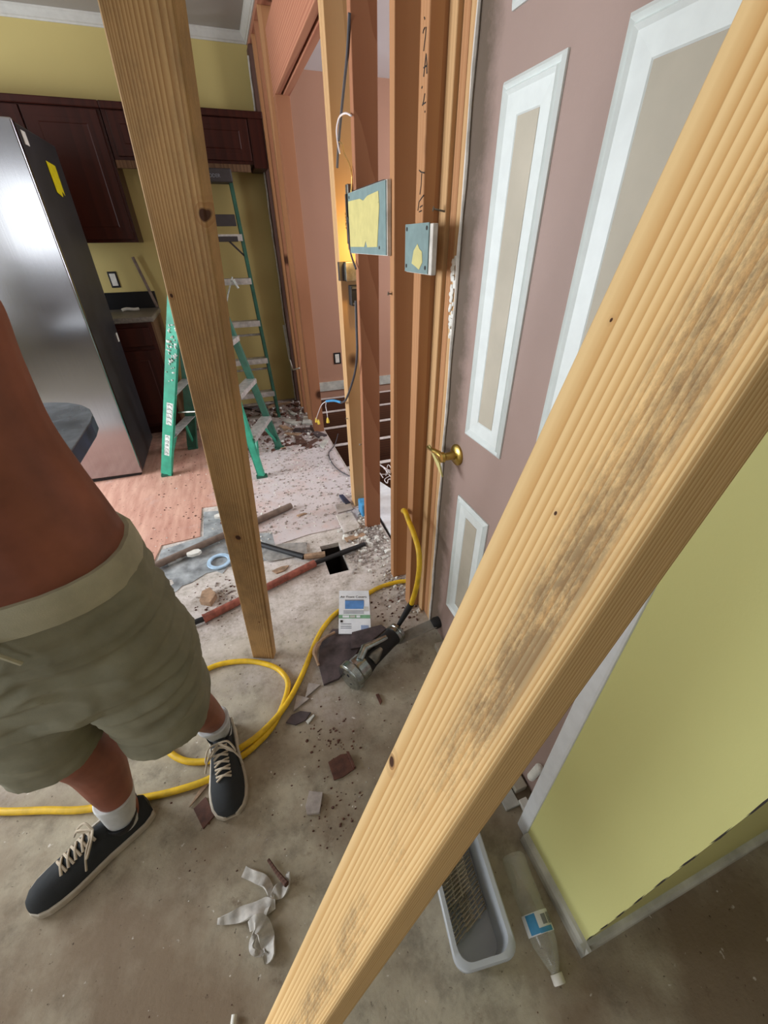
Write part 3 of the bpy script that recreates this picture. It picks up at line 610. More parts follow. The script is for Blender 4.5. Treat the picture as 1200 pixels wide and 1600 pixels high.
# ================================================================== POSTS
def knots_at(mt, pts):
    nt = mt.node_tree; b = nt.nodes['Principled BSDF']; src = b.inputs['Base Color'].links[0].from_socket
    tc = N(nt, 'ShaderNodeTexCoord')
    for (p, r) in pts:
        d = N(nt, 'ShaderNodeVectorMath', operation='SUBTRACT'); nt.links.new(tc.outputs['Object'], d.inputs[0]); d.inputs[1].default_value = p
        sc = N(nt, 'ShaderNodeVectorMath', operation='MULTIPLY'); nt.links.new(d.outputs[0], sc.inputs[0]); sc.inputs[1].default_value = (1, .25, .8)
        ln = N(nt, 'ShaderNodeVectorMath', operation='LENGTH'); nt.links.new(sc.outputs[0], ln.inputs[0])
        rg = math_n(nt, 'FRACT', math_n(nt, 'MULTIPLY', ln.outputs['Value'], 160))
        f1 = math_n(nt, 'DIVIDE', ln.outputs['Value'], r)
        src = mix(nt, math_n(nt, 'MULTIPLY', ramp(nt, math_n(nt, 'MULTIPLY', f1, .3), [(.3, (.8,)*3), (.8, (0, 0, 0))]), rg), src, srgb(150, 104, 62))
        src = mix(nt, ramp(nt, math_n(nt, 'MULTIPLY', f1, .5), [(.35, (1, 1, 1)), (.5, (0, 0, 0))]), src, srgb(70, 42, 26))
    nt.links.new(src, b.inputs['Base Color'])
def lumber(name, base, a, b, rot, w, t, z0, z1, mat, label, cat, bev):
    d = V((a, b, 1)).normalized(); u = V((math.cos(rot), math.sin(rot), 0)); u = (u-d*u.dot(d)).normalized(); v = d.cross(u); P = V((base[0], base[1], 0))
    mt = Matrix(((u.x, v.x, d.x, P.x), (u.y, v.y, d.y, P.y), (u.z, v.z, d.z, P.z), (0, 0, 0, 1))); inv = mt.inverted()
    mb = MB(); rg = []
    nseg = 40
    for k in range(nseg+1):
        z = z0+(z1-z0)*k/nseg; row = []
        for i, j in ((-1, -1), (1, -1), (1, 1), (-1, 1)):
            c = P+u*w/2*i+v*t/2*j; s = (z-c.z)/d.z; row.append(inv @ (c+d*s))
        rg.append(row)
    mb.rings(rg, True, False)
    o = mb.build(name, mat, None, bevel=bev, segs=4); o.matrix_world = mt
    return tag(o, label, cat)
bm_ = lumber('diagonal_brace', (-.27864, .08286), .33918, .03985, -1.61176, .089, .038, 0.0, 2.16, 'beam', 'big yellow pine two-by-four leaning diagonally across the foreground with mould stains', 'lumber', .006)
po_ = lumber('shoring_post', (-.13944, 1.16724), .07112, -.23811, -.41562, .089, .038, 0.0, CEIL-.002, 'post', 'brown pine two-by-four post standing slanted on the floor before the ladders', 'lumber', .004)
def on_lumber(o, px, face_y):
    inv = o.matrix_world.inverted(); a = inv @ CP; d = (inv.to_3x3() @ ray(*px)); t = (face_y-a.y)/d.y; return tuple(a+d*t)
bpy.context.view_layer.update()
knots_at(M['post'], [(on_lumber(po_, (372, 840), -.019), .009), (on_lumber(po_, (318, 336), -.019), .008), (on_lumber(po_, (268, 462), -.019), .003), (on_lumber(po_, (405, 972), -.019), .003)])
knots_at(M['beam'], [(on_lumber(bm_, (612, 1190), -.019), .005), (on_lumber(bm_, (868, 802), -.019), .0012), (on_lumber(bm_, (955, 500), -.019), .001)])
# ================================================================== DRYWALL PATCHES AND ELECTRICS
p1 = E('drywall_patch', (.53, 1.65, 1.41), 'larger square drywall patch with big yellow painted face', 'drywall patch')
x_ = .522
MB().box((x_+.003, 1.432, 1.408), (.539, 1.855, 1.60)).build('gypsum', 'gyp', p1, bevel=.002)
MB().box((x_, 1.436, 1.410), (x_+.003, 1.855, 1.598)).build('green_face', 'teal', p1)
yp = [(x_-.0015, 1.52, 1.432), (x_-.0015, 1.63, 1.430), (x_-.0015, 1.645, 1.45), (x_-.0015, 1.665, 1.431), (x_-.0015, 1.85, 1.430), (x_-.0015, 1.852, 1.574), (x_-.0015, 1.70, 1.572), (x_-.0015, 1.66, 1.564), (x_-.0015, 1.61, 1.574), (x_-.0015, 1.50, 1.578), (x_-.0015, 1.493, 1.54)]
MB().prism(yp, (.0015, 0, 0)).build('yellow_paper', 'patch_yellow', p1)
MB().box((.539, 1.50, 1.600), (.57, 1.86, 1.606)).build('dark_top_flange', 'char', p1)
p2 = E('drywall_patch', (.53, 1.18, 1.37), 'smaller grey-green drywall patch with a torn yellow paper spot', 'drywall patch')
MB().box((x_+.003, 1.10, 1.372), (.539, 1.272, 1.484)).build('gypsum', 'gyp', p2, bevel=.002)
MB().box((x_, 1.118, 1.374), (x_+.003, 1.274, 1.486)).build('green_face', 'teal', p2)
MB().prism([(x_-.001, 1.15, 1.40), (x_-.001, 1.17, 1.382), (x_-.001, 1.20, 1.39), (x_-.001, 1.222, 1.395), (x_-.001, 1.21, 1.425), (x_-.001, 1.185, 1.441), (x_-.001, 1.172, 1.43), (x_-.001, 1.155, 1.424)], (.001, 0, 0)).build('yellow_paper', 'patch_yellow', p2)
for nm_, pp, sc in (('drywall_screw', p1, [(1.50, 1.55), (1.50, 1.43), (1.84, 1.585)]), ('drywall_screw', p2, [(1.262, 1.475), (1.13, 1.475), (1.262, 1.388), (1.132, 1.388)])):
    for y, z in sc: MB().lathe([(.005, 0), (.005, .001), (.002, .0015)], (x_, y, z), (-1, 0, 0), 10).build('screw', 'ink', pp)
def nail(name, p, d, label, L=.035, r=.0022):
    d = V(d).normalized(); p = V(p)
    tag(MB().tube([p, p+d*L], r, 8).lathe([(.006, 0), (.006, .002), (.001, .003)], p+d*L, d, 10).build(name, 'galv'), label, 'nail')
nail('bent_nail', (.585, 1.16, 1.51), (-1, .3, .2), 'bent nail sticking out of the pale stud above the small patch', .03)
nail('bent_nail', (.54, 1.43, 1.30), (-1, .2, .1), 'nail with dusty head low on the brown stud edge', .012)
nail('bent_nail', (.54, 1.44, .60), (-1, .2, .3), 'small nail near the middle of the brown stud edge', .012)
nail('bent_nail', (.54, 1.89, .55), (-1, -.3, 0), 'shiny nail head on the reddish stud edge', .012)
nail('bent_nail', (.54, 2.15, .60), (-1, .2, 0), 'nail head on the pale stud edge below the cable', .012)
# bay between s1 and s2
e1 = E('junction_box', (.58, 2.08, 1.295), 'open galvanised metal switch box on the pale stud', 'electrical box')
MB().box((.552, 2.055, 1.295), (.62, 2.06, 1.37)).box((.552, 2.06, 1.295), (.556, 2.119, 1.37)).box((.616, 2.06, 1.295), (.62, 2.119, 1.37)).box((.552, 2.06, 1.366), (.62, 2.119, 1.37)).box((.552, 2.06, 1.295), (.62, 2.119, 1.299)).build('box_shell', 'galv', e1, bevel=.001)
MB().box((.53, 2.09, 1.295), (.552, 2.118, 1.37)).build('box_ear', 'char', e1)
e2 = E('junction_box', (.60, 2.0, 1.2), 'small black metal box hanging just below the galvanised box', 'electrical box')
MB().box((.575, 2.07, 1.19), (.62, 2.119, 1.275)).build('box_shell', 'black', e2, bevel=.003)
for z in (1.195, 1.262): MB().box((.58, 2.066, z), (.615, 2.070, z+.008)).build('box_ear', 'galv', e2)
e3 = E('wiring_bracket', (.545, 1.91, 1.42), 'dusty wiring bracket with copper rings beside the larger patch', 'wiring')
MB().box((.531, 1.885, 1.42), (.56, 1.92, 1.63)).build('bracket_plate', 'galv', e3, bevel=.002)
mb = MB()
for i, z in enumerate((1.535, 1.515, 1.50)):
    mb.tube([V((.528, 1.915+.011*math.cos(a), z+.009*math.sin(a))) for a in [k*math.pi/6 for k in range(12)]], .0025, 6)
mb.build('copper_ring', 'copper', e3)
MB().box((.526, 1.895, 1.44), (.532, 1.912, 1.60)).build('dark_slot', 'ink', e3)
def cab_px(name, px, x, r, mat, label, cat='cable', x1=None):
    n = len(px); pts = [pl(q[0], q[1], 0, x+(0 if x1 is None else (x1-x)*i/(n-1))) for i, q in enumerate(px)]
    return tag(MB().tube(spline(pts), r, 8).build(name, mat), label, cat)
cab_px('electric_cable', [(546, 20), (543, 80), (538, 130), (533, 180), (529, 225), (527, 262)], .535, .005, 'cable', 'dark cable hanging down the bay left of the reddish stud, upper run')
cab_px('wire_loop', [(549, 181), (540, 177), (532, 181), (528, 190), (526, 205), (528, 225), (531, 240)], .53, .003, 'wire_white', 'short loop of white wire bent around the dark cable')
cab_px('copper_lead', [(530, 222), (535, 226), (538, 240), (546, 256), (550, 275), (549, 300)], .532, .0025, 'copper', 'bright bare copper wire running to the wiring bracket')
cab_px('electric_cable', [(548, 355), (543, 340), (545, 365), (548, 395), (556, 420)], .528, .004, 'cable', 'short curved dark cable between the bracket and metal boxes')
cb_ = E('electric_cable', pl(540, 625, 0, .515), 'long grey cable with blue sleeve and yellow wire nuts at its end', 'cable')
pts = [pl(x, y, 0, .525-.02*i/7) for i, (x, y) in enumerate([(556, 470), (557, 510), (558, 550), (555, 580), (548, 605), (540, 625), (533, 629)])]
MB().tube(spline(pts), .0055, 8).build('cable_sheath', 'cable', cb_)
pts2 = [pts[-1], pl(522, 626, 0, .50), pl(510, 627, 0, .49)]
MB().tube(spline(pts2), .007, 8).build('blue_sleeve', 'blue', cb_)
w1 = [pts2[-1], pl(503, 632, 0, .485), pl(498, 643, 0, .48), pl(494, 655, 0, .48)]; w2 = [pts2[-1], pl(509, 635, 0, .49), pl(511, 645, 0, .49), pl(512, 655, 0, .49)]
MB().tube(spline(w1), .0028, 6).tube(spline(w2), .0022, 6).build('white_wires', 'wire_white', cb_)
for p_ in (w1[-1], w1[-1]+V((.012, -.03, -.006)), w2[-1]): MB().lathe([(.003, .012), (.007, .0), (.010, -.018), (.010, -.024)], p_, (0, 0, 1), 10).build('wire_nut', 'nut', cb_)
pts = [fl(x, y, .012) for x, y in [(528, 678), (523, 695), (514, 708), (518, 722), (530, 735), (546, 744)]]
tag(MB().tube(spline(pts), .004, 6).build('electric_cable', 'cable'), 'thin dark cable curling on the dusty floor by the pale stud', 'cable')
# bulb added inside the bay to produce its warm glow; no source is seen
wl = E('added_bay_light', (.615, 1.853, 1.47), 'small unseen bulb added in the stud bay to produce the warm glow', 'added lamp')
MB().lathe([(.004, .05), (.012, .045), (.016, .034), (.012, .022), (.008, .018)], (.615, 1.853, 1.47), (0, 1, 0), 12).build('bulb', 'bulb', wl)
MB().lathe([(.012, .0), (.012, .004), (.009, .006), (.009, .02)], (.615, 1.853, 1.47), (0, 1, 0), 12).build('added_bulb_socket', 'black', wl)
pld = bpy.data.lights.new('added_bay_glow', 'POINT'); pld.energy = 3.2; pld.color = (1, .66, .22); pld.shadow_soft_size = .015  # point light added for the warm glow in the bay
plo = bpy.data.objects.new('added_bay_glow', pld); COL.objects.link(plo); plo.location = (.590, 1.96, 1.43)
# handwriting on s4 and knots
for stroke in ([(661, 27), (662, 30)], [(662, 43), (660, 47), (659, 52)], [(664, 42), (663, 55), (660, 80)], [(660, 120), (664, 84), (665, 100), (665, 115)], [(660, 106), (664, 103)], [(658, 135), (657, 138)], [(662, 146), (660, 158), (658, 165)], [(659, 163), (663, 160)], [(662, 173), (662, 176)],
               [(653, 266), (656, 269), (661, 270)], [(657, 271), (656, 290), (654, 304)], [(660, 305), (653, 315), (651, 329)], [(654, 324), (658, 321)], [(653, 331), (657, 329)]):
    MB().tube([pl(x+2, y, 0, .5395) for x, y in stroke], .0014, 5).build('pen_stroke', 'ink', st['s4'])

# ================================================================== PERSON
def ring_h(c, rx, ry, n=28, tilt=0.0, sq=2.3):
    out = []
    for k in range(n):
        a = 2*math.pi*k/n; ca, sa = math.cos(a), math.sin(a)
        x = rx*abs(ca)**(2/sq)*(1 if ca >= 0 else -1); y = ry*abs(sa)**(2/sq)*(1 if sa >= 0 else -1)
        out.append(V((c[0]+x, c[1]+y, c[2]+x*tilt)))
    return out
def loft_h(mb, rows, **k): return mb.rings([ring_h(r[:3], r[3], r[4], **k) for r in rows])
def loft_smooth(rows, k=4):
    out = []
    a = [V(r[:3]) for r in rows]
    sp = spline(a, k); rx = spline([V((r[3], r[4], 0)) for r in rows], k)
    return [(p.x, p.y, p.z, q.x, q.y) for p, q in zip(sp, rx)]
pe = E('person', (-.46, .70, 0), 'person in olive shorts, bare brown torso, white socks and dark sneakers standing at left', 'person')
PX, PY = -.435, .70
mb = MB()
loft_h(mb, loft_smooth([(PX, PY, .80, .15, .115), (PX, PY, .90, .178, .128), (PX, PY-.005, .98, .182, .135), (PX-.004, PY-.01, 1.05, .180, .135), (PX-.006, PY-.008, 1.13, .168, .128), (PX-.01, PY, 1.22, .158, .118), (PX-.012, PY, 1.32, .165, .115), (PX-.014, PY+.005, 1.40, .172, .105), (PX-.014, PY+.012, 1.45, .13, .08), (PX-.014, PY+.015, 1.50, .065, .06), (PX-.014, PY+.01, 1.57, .058, .058)]))
hc = V((PX-.014, PY-.012, 1.655))
mb.ell(hc, .075, .095, .115, 24); mb.ell(hc+V((0, -.02, -.055)), .055, .07, .06, 18)
mb.ell(hc+V((0, -.098, -.02)), .013, .018, .022, 12); mb.ell(hc+V((0, -.088, .0)), .009, .014, .03, 10)
for s in (-1, 1):
    mb.ell(hc+V((.076*s, .005, -.01)), .01, .018, .03, 12); mb.ell(hc+V((.03*s, -.075, .022)), .022, .018, .010, 10)
def limb(mb, pts, rad): mb.tube(spline(pts, 5), [r.x for r in spline([V((r, 0, 0)) for r in rad], 5)], 18)
RH, LH = V((PX-.085, PY, .86)), V((PX+.085, PY, .86))
# legs: image-left is his right leg
limb(mb, [(PX-.09, PY, .88), (-.535, .69, .68), (-.540, .675, .50), (-.543, .70, .38), (-.556, .70, .24), (-.568, .70, .13), (-.568, .70, .05)], [.085, .078, .064, .064, .052, .038, .036])
limb(mb, [(PX+.085, PY, .88), (-.345, .70, .68), (-.325, .72, .50), (-.315, .77, .36), (-.308, .81, .24), (-.308, .85, .13), (-.308, .86, .05)], [.085, .078, .058, .055, .046, .036, .036])
# right arm hangs at the side, left arm is raised
sR = V((PX-.19, PY, 1.40)); eR = V((-.70, .72, 1.13)); wR = V((-.715, .68, .87))
limb(mb, [V((PX-.12, PY, 1.42)), sR, sR.lerp(eR, .5), eR, eR.lerp(wR, .4), wR, wR+V((0, -.005, -.03))], [.05, .056, .046, .038, .038, .026, .025])
sL = V((PX+.105, PY+.03, 1.44)); eL = V((PX+.04, PY+.12, 1.70)); wL = V((PX-.03, PY+.05, 1.94))
limb(mb, [V((PX+.08, PY, 1.40)), sL, sL.lerp(eL, .5), eL, eL.lerp(wL, .4), wL, wL+V((0, 0, .03))], [.05, .052, .046, .038, .036, .026, .025])
def hand(mb, w0, ax, side, curl):
    ax = V(ax).normalized(); side = V(side).normalized(); nrm = ax.cross(side)
    pal = [w0+ax*t for t in (0, .03, .06, .085)]
    rg = []
    for p_, (a, b) in zip(pal, ((.024, .017), (.034, .016), (.041, .015), (.040, .012))):
        rg.append([p_+side*a*math.cos(t)+nrm*b*math.sin(t) for t in [k*2*math.pi/16 for k in range(16)]])
    mb.rings(rg)
    for i, L in enumerate((.068, .078, .073, .056)):
        b0 = w0+ax*.078+side*(.030-.020*i); d = (ax+side*(.10-.07*i)).normalized(); pts = [b0-d*.01]; ang = 0; p_ = b0
        for seg in (.45, .3, .25):
            ang += curl; dd = d*math.cos(ang)+nrm*math.sin(ang); p_ = p_+dd*L*seg; pts.append(p_)
        mb.tube(pts, [.0095, .009, .0085, .007], 10)
    b0 = w0+ax*.025+side*.028; mb.tube([b0-side*.012, b0+side*.018+ax*.02, b0+side*.026+ax*.045+nrm*.008, b0+side*.026+ax*.066+nrm*.018], [.013, .012, .010, .008], 10)
hand(mb, wR+V((0, -.003, -.02)), (0, -.12, -1), (0, -1, .1), .28)
hand(mb, wL+V((0, 0, .02)), (-.1, -.1, 1), (-.6, -.8, 0), .6)
body = mb.build('body', 'skin', pe)
rm = body.modifiers.new('remesh', 'REMESH'); rm.mode = 'VOXEL'; rm.voxel_size = .0055; rm.use_smooth_shade = True
sm = body.modifiers.new('smooth', 'SMOOTH'); sm.iterations = 4
# face and hair
for s in (-1, 1):
    ey = MB().ell(hc+V((.03*s, -.082, .008)), .013, .010, .009, 12).build('eye', 'eyew', pe); MB().ell(hc+V((.03*s, -.090, .008)), .005, .004, .005, 10).build('iris', 'eyed', ey)
MB().ell(hc+V((0, -.084, -.062)), .024, .008, .007, 12).build('mouth', 'lips', pe)
hm = MB().ell(hc+V((0, .018, .025)), .082, .092, .105, 24); hr = hm.build('hair', 'hair', pe)
# shorts
mb = MB()
loft_h(mb, loft_smooth([(PX, PY, .70, .165, .13), (PX, PY, .78, .190, .142), (PX, PY, .88, .198, .148), (PX, PY-.004, .955, .195, .148), (PX, PY-.006, .995, .188, .144)]))
loft_h(mb, loft_smooth([(PX-.085, PY, .84, .108, .132), (PX-.095, PY-.01, .70, .106, .12), (-.547, .685, .60, .098, .112), (-.560, .682, .515, .096, .105)]))
loft_h(mb, loft_smooth([(PX+.085, PY, .84, .110, .135), (PX+.10, PY, .70, .112, .13), (-.340, .71, .60, .108, .125), (-.345, .715, .50, .108, .125), (-.347, .715, .462, .108, .125)]))
def bake(o, fn):
    bpy.context.view_layer.update()
    me = bpy.data.meshes.new_from_object(o.evaluated_get(bpy.context.evaluated_depsgraph_get()))
    o.modifiers.clear(); old = o.data; o.data = me; me.name = old.name
    off = V(parent_world(o.parent)); nn = [v.normal.copy() for v in me.vertices]
    for v, n in zip(me.vertices, nn): v.co += n*fn(v.co+off)
    me.polygons.foreach_set('use_smooth', [True]*len(me.polygons)); me.update()
sh = mb.build('shorts', 'shorts', pe)
rm = sh.modifiers.new('remesh', 'REMESH'); rm.mode = 'VOXEL'; rm.voxel_size = .006; rm.use_smooth_shade = True
sm = sh.modifiers.new('smooth', 'SMOOTH'); sm.iterations = 6
def folds(p):
    dx = abs(p.x-PX); q = p.z-1.1*dx*dx+.35*dx*(1 if p.z > .72 else .3)
    n1 = noise.noise(V((p.x*5, p.y*5, q*24))); n2 = noise.noise(V((p.x*11+4, p.y*11, p.z*9))); n3 = noise.noise(V((p.x*26, p.y*26, p.z*22)))
    k = min(1, max(.25, (p.z-.46)/.15)) if p.z < .62 else min(1, max(.2, (1.0-p.z)/.1))
    return k*(.013*(1-2*abs(n1))-.004)+.006*n2+.002*n3
bake(sh, folds)
mb = MB(); loft_h(mb, [(PX, PY-.006, .965, .193, .148), (PX, PY-.006, .985, .196, .151), (PX, PY-.008, 1.012, .193, .149), (PX, PY-.008, 1.022, .187, .143)], tilt=-.03)
mb.build('waistband', 'band', sh)
mb = MB(); mb.tube([(PX, PY-.155, .985), (PX-.01, PY-.168, .95), (PX-.02, PY-.165, .90)], .0035, 6).tube([(PX, PY-.155, .985), (PX+.02, PY-.168, .955), (PX+.03, PY-.16, .92)], .0035, 6).build('drawstring', 'band', sh)
# socks and shoes
def shoe(heel, toe, parent, outer, ankle, sock_top):
    heel, toe = V(heel), V(toe); ax = (toe-heel).normalized(); L = (toe-heel).length; sd = V((ax.y, -ax.x, 0)); up = V((0, 0, 1))
    prof = [(.0, .030), (.03, .042), (.08, .044), (.13, .045), (.18, .052), (.22, .056), (.26, .052), (.285, .040), (.30, .020)]
    k = L/.30
    def wid(t):
        for (a, wa), (b, wb) in zip(prof, prof[1:]):
            if a <= t <= b: return wa+(wb-wa)*(t-a)/(b-a)
        return .02
    ts = [0, .01, .03, .06, .09, .12, .15, .18, .21, .24, .265, .285, .297, .30]
    outl = [heel+ax*t*k+sd*(wid(t)+.003) for t in ts]+[heel+ax*t*k-sd*(wid(t)+.003) for t in reversed(ts)]
    hts = {0: .075, .01: .085, .03: .09, .06: .088, .09: .092, .12: .094, .15: .085, .18: .072, .21: .062, .24: .055, .265: .050, .285: .042, .297: .03, .30: .02}
    rg = []
    for t in ts:
        w = max(wid(t)-.002, .004)*(.75 if t in (0, .30) else 1); h = hts[t]+.012; c = heel+ax*t*k
        rg.append([c+sd*(w*math.cos(a)*(1-.25*max(0, math.sin(a))))+up*(.018+max(0, (h-.018))*max(0, math.sin(a))**.75) for a in [math.pi*j/14 for j in range(15)]]+[c-sd*w*.9+up*.016, c+sd*w*.9+up*.016])
    s = MB().rings(rg).build('shoe', 'shoe', parent)
    mb = MB(); mb.prism([p+up*.001 for p in outl], (0, 0, .026)); mb.build('sole', 'sole', s, bevel=.006)
    mb = MB()
    for i in range(5):
        t = .125+i*.019; h = (hts[.12]+(hts[.21]-hts[.12])*(t-.12)/.09)+.016
        a = heel+ax*t*k+sd*.022+up*(h-.008); b_ = heel+ax*(t+.012)*k-sd*.022+up*(h-.008); m_ = (a+b_)/2+up*.008
        mb.tube(spline([a, m_, b_], 4), .0036, 6); a2 = heel+ax*(t+.012)*k+sd*.022+up*(h-.010); b2 = heel+ax*t*k-sd*.022+up*(h-.008); mb.tube(spline([a2, (a2+b2)/2+up*.008, b2], 4), .0036, 6)
    kn = heel+ax*.12*k+up*.115
    for s_ in (-1, 1):
        mb.tube(spline([kn, kn+sd*.03*s_+up*.006+ax*.01, kn+sd*.045*s_-up*.02+ax*.035, kn+sd*.02*s_-up*.012+ax*.02, kn]), .0032, 6)
        mb.tube(spline([kn, kn+sd*.035*s_+ax*.03-up*.01, kn+sd*.055*s_+ax*.05-up*.05]), .003, 6)
    mb.build('laces', 'lace', s)
    pts = [heel+ax*t*k+sd*outer*(wid(t)+.001)+up*z for t, z in ((.02, .07), (.06, .062), (.11, .06), (.15, .052), (.175, .038))]
    MB().tube(spline(pts), [.0045]*25, 6).build('side_stripe', 'sole', s)
    an = V(ankle); cc = heel+ax*.055*k
    MB().rings([ring_h((cc.x, cc.y, .070), .034, .052), ring_h((cc.x, cc.y, .088), .040, .055), ring_h((cc.x, cc.y, .096), .041, .054), ring_h((cc.x, cc.y, .090), .036, .048)]).build('collar', 'black', s)
    st_ = V(sock_top)
    MB().rings([ring_h((cc.x, cc.y, .06), .037, .045), ring_h((cc.x, cc.y, .10), .040, .045), ring_h(tuple(cc.lerp(st_, .5)[:2])+(.5*(.10+st_.z),), .045, .047), ring_h((st_.x, st_.y, st_.z), .050, .051), ring_h((st_.x, st_.y, st_.z+.004), .046, .048)]).build('sock', 'sock', parent)
shoe((-.525, .72, 0), (-.80, .575, 0), pe, 1, (-.568, .70, .1), (-.566, .70, .185))
shoe((-.312, .905, 0), (-.292, .605, 0), pe, -1, (-.308, .85, .1), (-.309, .835, .165))
# ================================================================== HOSE
hz = .0108
pts = [fl(x, y, hz) for x, y in [(-80, 1262), (0, 1268), (70, 1266), (130, 1265), (205, 1250), (265, 1238), (325, 1218)]]
pts += [V((-.285, .765, hz)), V((-.216, .79, hz)), V((-.133, .851, hz)), V((-.068, .973, hz)), V((-.082, 1.05, hz)), V((-.135, 1.108, hz)), V((-.22, 1.155, hz)), V((-.33, 1.175, hz)), V((-.42, 1.14, hz)), V((-.49, 1.03, hz)), V((-.504, .915, hz)), V((-.46, .845, hz)), V((-.39, .805, hz)), V((-.30, .79, hz+.010)), V((-.20, .815, hz+.014)), V((-.10, .885, hz+.008)), V((-.014, .997, hz)), V((.084, 1.158, hz)), V((.150, 1.235, hz)), V((.218, 1.283, hz)), V((.34, 1.325, hz)), V((.44, 1.36, hz)), V((.54, 1.365, .012)), V((.612, 1.34, .03)), V((.640, 1.32, .14)), V((.642, 1.32, .30)), V((.615, 1.335, .42)), V((.560, 1.335, .462))]
more = [pl(633, 799, 0, .518), pl(639, 815, 0, .512), pl(646, 832, 0, .505), pl(654, 860, 0, .495), pl(655, 890, 0, .485), pl(650, 920, 0, .475), pl(643, 943, 0, .465)]
ho = E('air_hose', (-.1, 1.0, 0), 'yellow air hose coiled on the floor and looping up the studs', 'hose')
MB().tube(spline(pts+more, 6), .0105, 12).build('hose_tube', 'yellowhose', ho)
e_ = more[-1]; g_ = fl(622, 978, .07)
MB().tube([e_, e_.lerp(g_, .5), g_], [.013, .012, .009], 12).build('bend_relief', 'black', ho)
# ================================================================== POWER TOOL
tl = E('air_tool', (.3, .97, 0), 'silver and black pneumatic tool on the floor at the hose end', 'power tool')
T0, T1 = fl(553, 1052, .062), fl(618, 990, .062); ta = (T1-T0).normalized()
LT = (T1-T0).length
MB().lathe([(.015, -.034), (.050, -.032), (.058, -.026), (.060, -.012), (.060, 0), (.054, .006), (.052, .012), (.050, .05), (.040, .064)], T0, ta, 30).build('head_housing', 'chrome', tl, bevel=.001)
hx = frame(T0-ta*.0325, ta.cross(V((0, 0, 1))), -ta)
for q in ((-.016, .012), (.014, -.014), (0.004, .026)): MB().lathe([(.007, 0), (.007, .0022)], hx @ V((q[0], q[1], -.001)), -ta, 12).build('vent_hole', 'black', tl)
MB().tube([T0+ta*.04, T0+ta*.09, T0+ta*(LT-.05), T0+ta*(LT-.015)], [.050, .040, .036, .038], 20).build('grip', 'black', tl)
MB().tube([T0+ta*.035+V((0, 0, .045)), T0+ta*.09+V((-.016, 0.014, .050)), T0+ta*(LT-.06)+V((0, 0, .03))], [.016, .018, .012], 12).build('throttle_lever', 'chrome', tl)
sd_ = ta.cross(V((0, 0, 1)))
MB().lathe([(.022, 0), (.022, .02), (.008, .06)], T0+ta*.075+sd_*.026+V((0, 0, .026)), (ta+V((0, 0, .3))), 16).build('regulator_knob', 'galv', tl)
MB().lathe([(.034, -.02), (.042, -.018), (.042, -.004), (.037, -.002), (.041, .002), (.041, .015), (.033, .02), (.015, .02)], T1, ta, 26).build('rear_cap', 'chrome', tl)
for a in range(3):
    aa = a*2.1+.4; MB().lathe([(.004, 0), (.004, .002)], T1+ta*.0195+sd_*.027*math.cos(aa)+V((0, 0, .027*math.sin(aa))), ta, 10).build('cap_screw', 'black', tl)
MB().tube([T1+ta*.01, g_.lerp(T1, .3), g_], [.012, .010, .011], 12).build('hose_fitting', 'brass', tl)
sc_ = E('scraper', (.52, 1.03, 0), 'flat grey metal bar with black grip lying behind the pneumatic tool', 'hand tool')
a, b2 = fl(622, 1000, .03), fl(680, 974, .075); d_ = (b2-a).normalized(); s2 = V((-d_.y, d_.x, 0))*.026
MB().prism([a-s2, b2-s2, b2+s2, a+s2], (0, 0, .006)).build('blade', 'tool_grey', sc_, bevel=.002)
MB().tube([b2-d_*.012, b2+d_*.0+V((0, 0, .002)), b2+d_*.025+V((0, 0, .0))], [.022, .026, .024], 12).build('grip', 'black', sc_)
# booklet
bk = E('instruction_booklet', fl(555, 956, 0), 'white folded booklet with blue picture and green stripe beside the hose', 'booklet')
bo = fl(529, 990, .02); ux = (fl(580, 990, .02)-bo); uy = (fl(530, 923, .04)-bo)
def bkp(u, v, h=0): return bo+ux*u+uy*v+V((0, 0, h))
def bkq(name, u0, v0, u1, v1, h, mat): return MB().prism([bkp(u0, v0, h), bkp(u1, v0, h), bkp(u1, v1, h), bkp(u0, v1, h)], (0, 0, .0006)).build(name, mat, bk)
MB().prism([bkp(0, 0, -.004), bkp(1, .0, -.004), bkp(1, 1, -.004), bkp(0, 1, -.004)], (0, 0, .004)).build('pages', 'paper', bk)
bkq('picture', .2, .55, .82, .77, .0004, 'blue_ink'); bkq('picture_header', .2, .745, .82, .77, .0012, 'grey_ink'); bkq('stripe', 0, .33, 1, .41, .0004, 'green_ink')
for u0, u1 in ((.12, .33), (.36, .52), (.56, .68)): bkq('stripe_text_box', u0, .345, u1, .395, .0012, 'paper' if u0 != .36 else 'shoe_trim')
for i, v in enumerate((.50, .47, .44, .20, .15, .11)): bkq('text_line', .15 if i < 3 else .06, v, .8 if i < 3 else .4, v+.012, .0004, 'grey_ink')
for i in range(7): bkq('barcode', .70+i*.035, .06, .715+i*.035, .18, .0004, 'blue_ink')
bkq('badge', .80, .50, .96, .60, .0014, 'shoe_trim'); bkq('logo', .05, .24, .13, .29, .0004, 'ink')
text_part('Air Front Covers', ux.length*.125, frame(bkp(.48, .84, .0006), ux, ux.cross(uy)), 'ink', bk, 'title')
